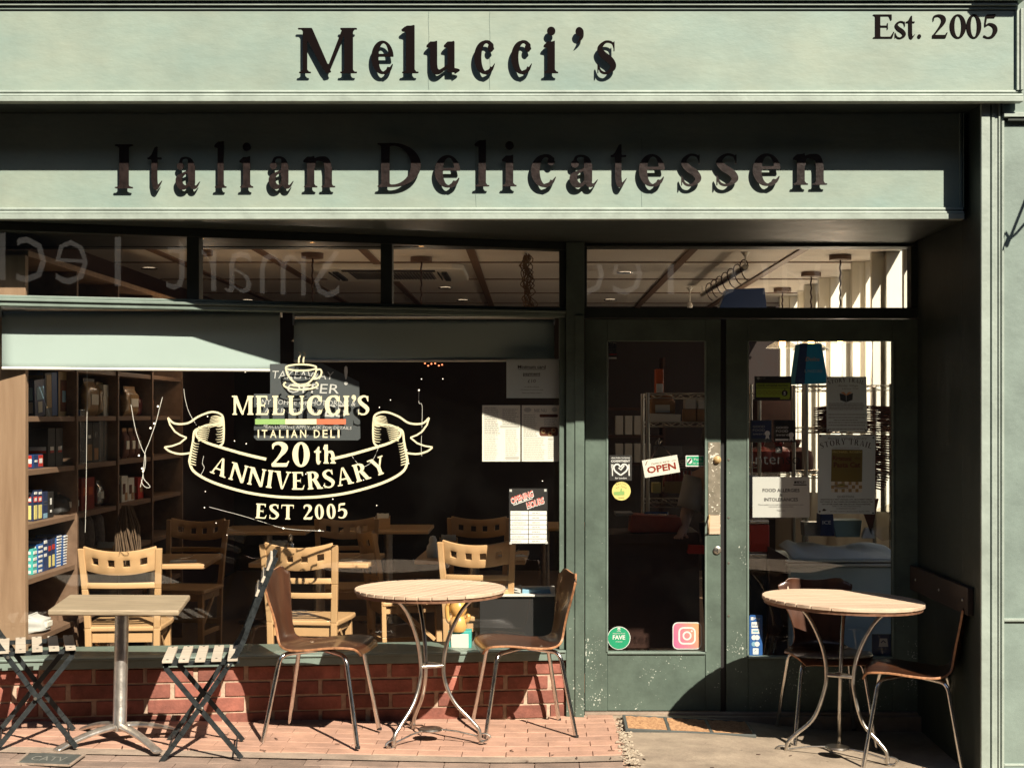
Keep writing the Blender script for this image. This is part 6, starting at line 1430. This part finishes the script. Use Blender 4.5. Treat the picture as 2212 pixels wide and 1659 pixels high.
A = Art(DOORG, -.030); A.sheet([(X7(398), Y7(1130)), (X7(692), Y7(1082)), (X7(718), Y7(1226)), (X7(424), Y7(1275))], "paper_warm", .004)
A.text("OPEN", X7(566), Y7(1218), 14.5, "panettone_red", 1, wid=63, rot=9.5, bold=.03).text("Come in we're", X7(552), Y7(1153), 4.2, "kraft_dark", 1, wid=40, rot=9.5, slant=.2)
A.line([(X7(430), Y7(1168)), (X7(438), Y7(1142)), (X7(448), Y7(1134))], 2, "kraft_dark", 1, w2=.8).line([(X7(648), Y7(1132)), (X7(682), Y7(1127))], .9, "kraft_dark", 1)
osg = A.build("open_sign", "cream OPEN sign hanging askew on a cord inside the door", "sign")
q = MB(); h0 = DOORG.at(X7(547), Y7(985), -.03); q.tube([h0, DOORG.at(X7(648), Y7(1092), -.031)], .0018, "string_dark", seg=6); q.tube([h0, DOORG.at(X7(470), Y7(1122), -.031)], .0018, "string_dark", seg=6); q.build("cord", osg)
q = MB(); q.lathe([(0, 0), (.022, .0), (.02, .006), (.008, .012), (.006, .03), (0, .03)], "clear_shade", DOORG.at(X7(547), Y7(980), -.01), seg=18, axis='Y'); q.tube([h0 + Vector((-.008, 0, .012)), h0 + Vector((0, .004, -.006)), h0 + Vector((.009, 0, .01))], .003, "chrome"); o = q.build("suction_hook"); tag(o, "clear suction hook holding the OPEN sign on the door glass", "hook")
A = Art(DOORG, DI); A.rsheet(X7(765), Y7(1088), X7(917), Y7(1180), "white"); A.rect(X7(772), Y7(1096), X7(914), Y7(1170), "green_sign", 1)
A.ell(X7(798), Y7(1134), 5.5, 6, "white", 2).line([(X7(785), Y7(1150)), (X7(812), Y7(1112))], 3, "white", 2).text("Push", X7(868), Y7(1128), 4.6, "white", 2, wid=17).text("to open", X7(868), Y7(1158), 4.6, "white", 2, wid=23)
A.build("push_sticker", "small green and white push to open sticker at the closing edge of the door glass", "sticker")
A = Art(DOORG, DI); A.rsheet(X7(118), Y7(132), X7(188), Y7(282), "black"); A.text("Scan", X7(153), Y7(150), 3.4, "ink_pale", 1, wid=15).lines(X7(124), X7(170), Y7(165), Y7(225), 5, "ink_grey", 1, 1, .4, 3).rect(X7(122), Y7(238), X7(186), Y7(246), "red", 1).rect(X7(120), Y7(266), X7(186), Y7(279), "white", 1)
A.build("corner_sticker", "small black sticker with red and white bars in the top corner of the door glass", "sticker")
A = Art(DOORG, DI); c = (1337, 1377.7); A.sheet([(c[0] + 25 * math.cos(R(k * 8)), c[1] + 25 * math.sin(R(k * 8))) for k in range(45)][::-1], "white"); A.ell(c[0], c[1], 23.6, 23.6, "green_sign", 1)
A.text("FAVE", c[0], 1380.5, 9.2, "white", 2, wid=27, bold=.03).text("Neighbourhood", c[0], 1369, 3, "white", 2, wid=26).text("love", c[0], 1364, 3, "white", 2, wid=9).ell(c[0], 1358, 3.2, 3, "white", 2).rect(c[0] - 1, 1358, c[0] + 1, 1362, "white", 2).rect(c[0] - 7.5, 1385.2, c[0] + 7.5, 1386, "white", 2)
A.build("fave_sticker", "round green FAVE sticker low on the left of the door glass", "sticker")
A = Art(DOORG, DI); g0 = bpy.data.materials.new("sunset_print"); g0.use_nodes = True; MATS["sunset_print"] = g0; n = g0.node_tree; tc = n.nodes.new("ShaderNodeTexCoord"); sp = n.nodes.new("ShaderNodeSeparateXYZ"); n.links.new(tc.outputs["Generated"], sp.inputs[0]); rp2 = n.nodes.new("ShaderNodeValToRGB"); mz = n.nodes.new("ShaderNodeMath"); mz.operation = 'ADD'; n.links.new(sp.outputs[0], mz.inputs[0]); mz2 = n.nodes.new("ShaderNodeMath"); mz2.operation = 'MULTIPLY_ADD'; n.links.new(sp.outputs[2], mz2.inputs[0]); mz2.inputs[1].default_value = .35; n.links.new(mz2.outputs[0], mz.inputs[1]); mz2.inputs[2].default_value = -.15
n.links.new(mz.outputs[0], rp2.inputs[0]); e = rp2.color_ramp.elements; e[0].color = (.62, .16, .34, 1); e[1].color = (.80, .42, .20, 1); e.new(.45).color = (.76, .24, .30, 1); n.links.new(rp2.outputs[0], n.nodes["Principled BSDF"].inputs[0])
u0, v0, u1, v1 = 1453, 1343.5, 1515.4, 1402
def rr_pts(u0, v0, u1, v1, r, n=6):
    p = []
    for cx, cy_, a in ((u1 - r, v0 + r, 0), (u0 + r, v0 + r, 90), (u0 + r, v1 - r, 180), (u1 - r, v1 - r, 270)):
        for k in range(n + 1): p.append((cx + r * math.cos(R(a + 90 * k / n)), cy_ - r * math.sin(R(a + 90 * k / n))))
    return p
A.sheet(rr_pts(u0, v0, u1, v1, 11)[::-1], "white"); A.rrect(u0 + 2, v0 + 2, u1 - 2, v1 - 2, 10, "sunset_print", 1)
cx, cy_ = (u0 + u1) / 2, (v0 + v1) / 2; q = rr_pts(cx - 17, cy_ - 17, cx + 17, cy_ + 17, 9); A.line(q + [q[0]], 3.6, "white", 2); A.line(ring_(cx, cy_, 8, 8, 28), 3.6, "white", 2); A.ell(cx + 10.2, cy_ - 10.2, 2, 2, "white", 2)
A.build("camera_sticker", "rounded pink and orange sticker with white camera outline, bottom right of the door glass", "sticker")

# side window glass
X8 = lambda x: 1589.6 + x * .2581
Y8 = lambda y: 703.2 + y * .2581
A = Art(DOORG, DI); A.rsheet(X8(155), Y8(425), X8(464), Y8(628), "black"); A.rect(X8(170), Y8(482), X8(452), Y8(600), "lime", 1).rect(X8(372), Y8(600.5), X8(448), Y8(616), "lime", 1)
A.text("FOOD HYGIENE RATING", X8(310), Y8(512), 5.2, "black", 2, wid=66, bold=.02).rect(X8(170), Y8(522), X8(452), Y8(525), "black", 2)
for k, x in enumerate((198, 240, 280, 320, 358)): A.line(ring_(X8(x), Y8(563), 4, 4, 16), .9, "olive", 2); A.text(str(k), X8(x), Y8(571), 4, "olive", 2)
A.ell(X8(408), Y8(566), 6.6, 6.6, "black", 2).text("5", X8(408), Y8(580), 7.2, "white", 3, bold=.03).text("VERY GOOD", X8(410), Y8(612), 2.4, "olive", 2, wid=16).poly([(X8(402), Y8(530)), (X8(416), Y8(530)), (X8(409), Y8(540))], "black", 2).ell(X8(188), Y8(442), 3, 3, "ink_pale", 1).lines(X8(200), X8(250), Y8(440), Y8(445), 2, "ink_grey", 1, .8)
A.build("hygiene_sticker", "green and black food hygiene rating 5 sticker on the side window", "sticker")
for i, (a, b, base, inn) in enumerate(((120, 300, "slate", "sticker_navy"), (315, 500, "charcoal", "black"))):
    A = Art(DOORG, DI); A.rsheet(X8(a), Y8(791), X8(b), Y8(977), base); A.rrect(X8(a + 12), Y8(798), X8(b - 6), Y8(945 if i == 0 else 940), 3, inn, 1)
    for k, t in enumerate(("GOOD", "FOOD", "award")): A.text(t, X8(a + 22), Y8(855 + k * 30 + i * 8), 5.2, "ink_pale" if i == 0 else "white", 2, 'l', wid=26)
    rx, ry = X8(b - 36), Y8(902 + i * 14); A.ell(rx, ry, 5.6, 5.6, "white", 2).poly([(rx - 3, ry + 4), (rx - 4.5, ry + 13), (rx, ry + 10), (rx + 4.5, ry + 13), (rx + 3, ry + 4)], "white", 2).rect(X8(a + 16), Y8(948), X8(b - 60), Y8(962), "white" if i else "slate", 2)
    A.build("award_sticker", ("left" if i == 0 else "right") + " good food award sticker, " + ("grey-bordered navy" if i == 0 else "black with white rosette"), "sticker", "award stickers")
A = Art(DOORG, DI); A.text("Intenso", X8(133), Y8(1160), 25, "black", 1, 'l', wid=104, bold=-.012).rrect(X8(332), Y8(1008), X8(390), Y8(1065), 2, "black", 1).line([(X8(345), Y8(1048)), (X8(372), Y8(1040)), (X8(352), Y8(1022))], 1.6, "ink_grey", 2)
A.build("coffee_decal", "black thin-lettered coffee wording decal across the side window", "decal")
A = Art(DOORG, DI); A.rsheet(X8(140), Y8(1266), X8(618), Y8(1605), "paper")
A.text("FOOD ALLERGIES", X8(378), Y8(1392), 7.4, "ink", 1, wid=80, bold=.02).text("&", X8(378), Y8(1430), 7.4, "ink", 1, bold=.02).text("INTOLERANCES", X8(378), Y8(1469), 7.4, "ink", 1, wid=73, bold=.02)
A.text("Please speak to our staff about the ingredients in your", X8(378), Y8(1503), 2.6, "ink", 1, wid=98).text("meal, when making your order.", X8(378), Y8(1519), 2.6, "ink", 1, wid=54).text("Thank you.", X8(378), Y8(1552), 2.8, "ink", 1, wid=19)
A.text("BEXLEY", X8(548), Y8(1320), 5.4, "ink", 1, wid=20, bold=.03).rect(X8(482), Y8(1328), X8(592), Y8(1337), "ink", 1).rect(X8(488), Y8(1302), X8(506), Y8(1320), "ink", 1)
A.build("allergy_notice", "white food allergies and intolerances notice on the side window, its left strip sunlit", "notice")
def pins(A, pts):
    for x, y in pts: A.ell(X8(x), Y8(y), 2.0, 2.0, "slate", 5)
A = Art(DOORG, DI + .001); A.sheet([(X8(757), Y8(428)), (X8(1092), Y8(428)), (X8(1100), Y8(890)), (X8(760), Y8(888))], "paper_shade_blue")
def arcser(A, t, x0, x1, y, cap, sag):
    f = lambda q: (X8(x0 + (x1 - x0) * q), Y8(y - sag * (1 - (2 * q - 1) ** 2)), -(2 * q - 1) * sag * 4 / (x1 - x0) * 57 )
    A.serif(t, X8(x0), X8(x1), 0, cap, "ink", 2, ST, 1 / 18, path=f, gap=.08)
arcser(A, "STORY TRAIL", 775, 1070, 495, 8.5, 22); A.text("Bexley Village", X8(940), Y8(510), 4, "ink_grey", 1, wid=42, slant=.3).text("Library Trail", X8(955), Y8(535), 4, "ink_grey", 1, wid=34, slant=.3)
A.poly([(X8(868), Y8(568)), (X8(920), Y8(582)), (X8(924), Y8(642)), (X8(874), Y8(624))], "slate", 2).poly([(X8(980), Y8(566)), (X8(926), Y8(582)), (X8(925), Y8(642)), (X8(976), Y8(622))], "slate", 2).poly([(X8(876), Y8(560)), (X8(905), Y8(556)), (X8(924), Y8(578)), (X8(920), Y8(586))], "peach", 3).poly([(X8(974), Y8(558)), (X8(944), Y8(556)), (X8(924), Y8(578)), (X8(930), Y8(586))], "peach", 3)
A.lines(X8(775), X8(1080), Y8(652), Y8(702), 5, "ink_grey", 1, 1.4, .05, 5).text("a", X8(925), Y8(718), 1.5, "ink_grey", 1)
for k, y in enumerate((744, 770, 792, 812, 834, 866)): A.lines(X8(775 + (k == 2) * 45), X8(1085 - (k == 2) * 60), Y8(y), Y8(y + 1), 1, "ink_grey", 1, 1.5, 0, k)
pins(A, ((768, 442), (1084, 438), (772, 876), (1088, 878))); A.build("story_poster", "upper story trail poster with an open book picture", "poster", "story trail posters")
A = Art(DOORG, DI); A.sheet([(X8(692), Y8(910)), (X8(1168), Y8(920)), (X8(1162), Y8(1578)), (X8(684), Y8(1572))], "paper_shade_blue")
A.text("Bexley Village Library", X8(932), Y8(952), 5, "ink_grey", 1, wid=84, slant=.3); arcser(A, "STORY TRAIL", 712, 1135, 1032, 12, 36); A.text("STORY WINDOW OF THE LIBRARY", X8(925), Y8(1028), 2, "ink_grey", 1, wid=60)
A.poly([(X8(802), Y8(1036)), (X8(1060), Y8(1040)), (X8(1056), Y8(1308)), (X8(796), Y8(1304))], "olive", 1).text("MICHAEL ROSEN", X8(930), Y8(1066), 4.6, "yellow", 2, wid=62)
A.text("Rigatoni", X8(888), Y8(1128), 9.6, "kraft_dark", 2, wid=40, bold=.03, rot=-3).text("the", X8(1020), Y8(1118), 5, "kraft_dark", 2, wid=12).text("Pasta Cat", X8(930), Y8(1185), 11, "kraft_dark", 2, wid=58, bold=.03)
for i in range(9):
    for j in range(3): A.rect(X8(797 + i * 29), Y8(1306 + j * 30), X8(797 + i * 29 + 27), Y8(1306 + j * 30 + 28), "gold" if (i + j) % 2 else "paper_warm", 1)
A.ell(X8(880), Y8(1345), 16, 6, "ink_pale", 2, a0=180, a1=360).ell(X8(880), Y8(1345), 16, 2.4, "gold", 3)    # plain bowl of pasta in place of the drawn character
for k in range(9): A.line(ring_(X8(862 + k * 5), Y8(1338 - (k % 3) * 4), 3, 2, 10), .8, "yellow", 4)
A.text("QUESTION:", X8(920), Y8(1440), 5, "ink", 1, wid=37)
for k, (t, w_) in enumerate((("RIGATONI IS A VERY UNUSUAL CAT, HE DOESN'T WANT", 111), ("CAT FOOD AT ALL! WHEN HIS OWNERS GO AWAY & THE", 114), ("CAT SITTER GIVES HIM TINS OF CAT FOOD INSTEAD,", 106), ("WHAT IS THE ONE THING RIGATONI", 62), ("IS DESPERATE TO EAT?", 42), ("BOOKS NORTH | Bourne Road, Bexley, DA5", 84))):
    A.text(t, X8(925 + (k == 5) * 30), Y8((1460, 1480, 1500, 1517, 1537, 1560)[k]), 3.0, "ink" if k < 3 else "slate", 1, wid=w_, bold=.02 if k < 3 else 0)
A.poly([(X8(720), Y8(1550)), (X8(735), Y8(1530)), (X8(760), Y8(1545)), (X8(745), Y8(1552))], "ink", 2)
pins(A, ((708, 925), (1150, 938), (702, 1556), (1148, 1568))); A.build("story_poster", "lower larger story trail poster with an olive book cover and question", "poster", "story trail posters")
X9 = lambda x: 1589.6 + x * .2211
Y9 = lambda y: 1070.1 + y * .2211
A = Art(DOORG, DI); A.sheet(rr_pts(X9(132), Y9(1165), X9(260), Y9(1566), 3)[::-1], "blue")
A.rect(X9(146), Y9(1186), X9(172), Y9(1216), "white", 1).text("Pay", X9(208), Y9(1212), 5, "white", 1, wid=13).rrect(X9(152), Y9(1234), X9(228), Y9(1288), 1, "white", 1).rrect(X9(152), Y9(1300), X9(230), Y9(1350), 1, "white", 1).lines(X9(158), X9(222), Y9(1262), Y9(1266), 1, "blue", 2, 1.6).rect(X9(166), Y9(1316), X9(218), Y9(1332), "blue_pale", 2)
for y, m2 in ((1386, "white"), (1450, "blue_pale")): A.ell(X9(177), Y9(y), 5.4, 5.4, m2, 1).ell(X9(208), Y9(y), 5.4, 5.4, "white", 2)
A.rrect(X9(166), Y9(1490), X9(222), Y9(1550), 1, "white", 1).line([(X9(180), Y9(1520)), (X9(198), Y9(1506))], 1, "blue", 2)
A.build("payment_sticker", "tall blue card payment sticker with white tiles low on the side window", "sticker")
A = Art(DOORG, DI); A.rsheet(X9(1328), Y9(1352), X9(1530), Y9(1588), "slate"); A.rect(X9(1336), Y9(1360), X9(1528), Y9(1580), "sticker_navy", 1).poly([(X9(1408), Y9(1395)), (X9(1478), Y9(1395)), (X9(1488), Y9(1476)), (X9(1396), Y9(1476))], "ink_pale", 2).line([(X9(1418), Y9(1438)), (X9(1440), Y9(1415)), (X9(1462), Y9(1436))], 2.6, "sticker_navy", 3).lines(X9(1385), X9(1495), Y9(1498), Y9(1502), 1, "slate", 2, 3)
A.build("badge_sticker", "dim navy sticker with a grey shield at the lower right of the side window", "sticker")
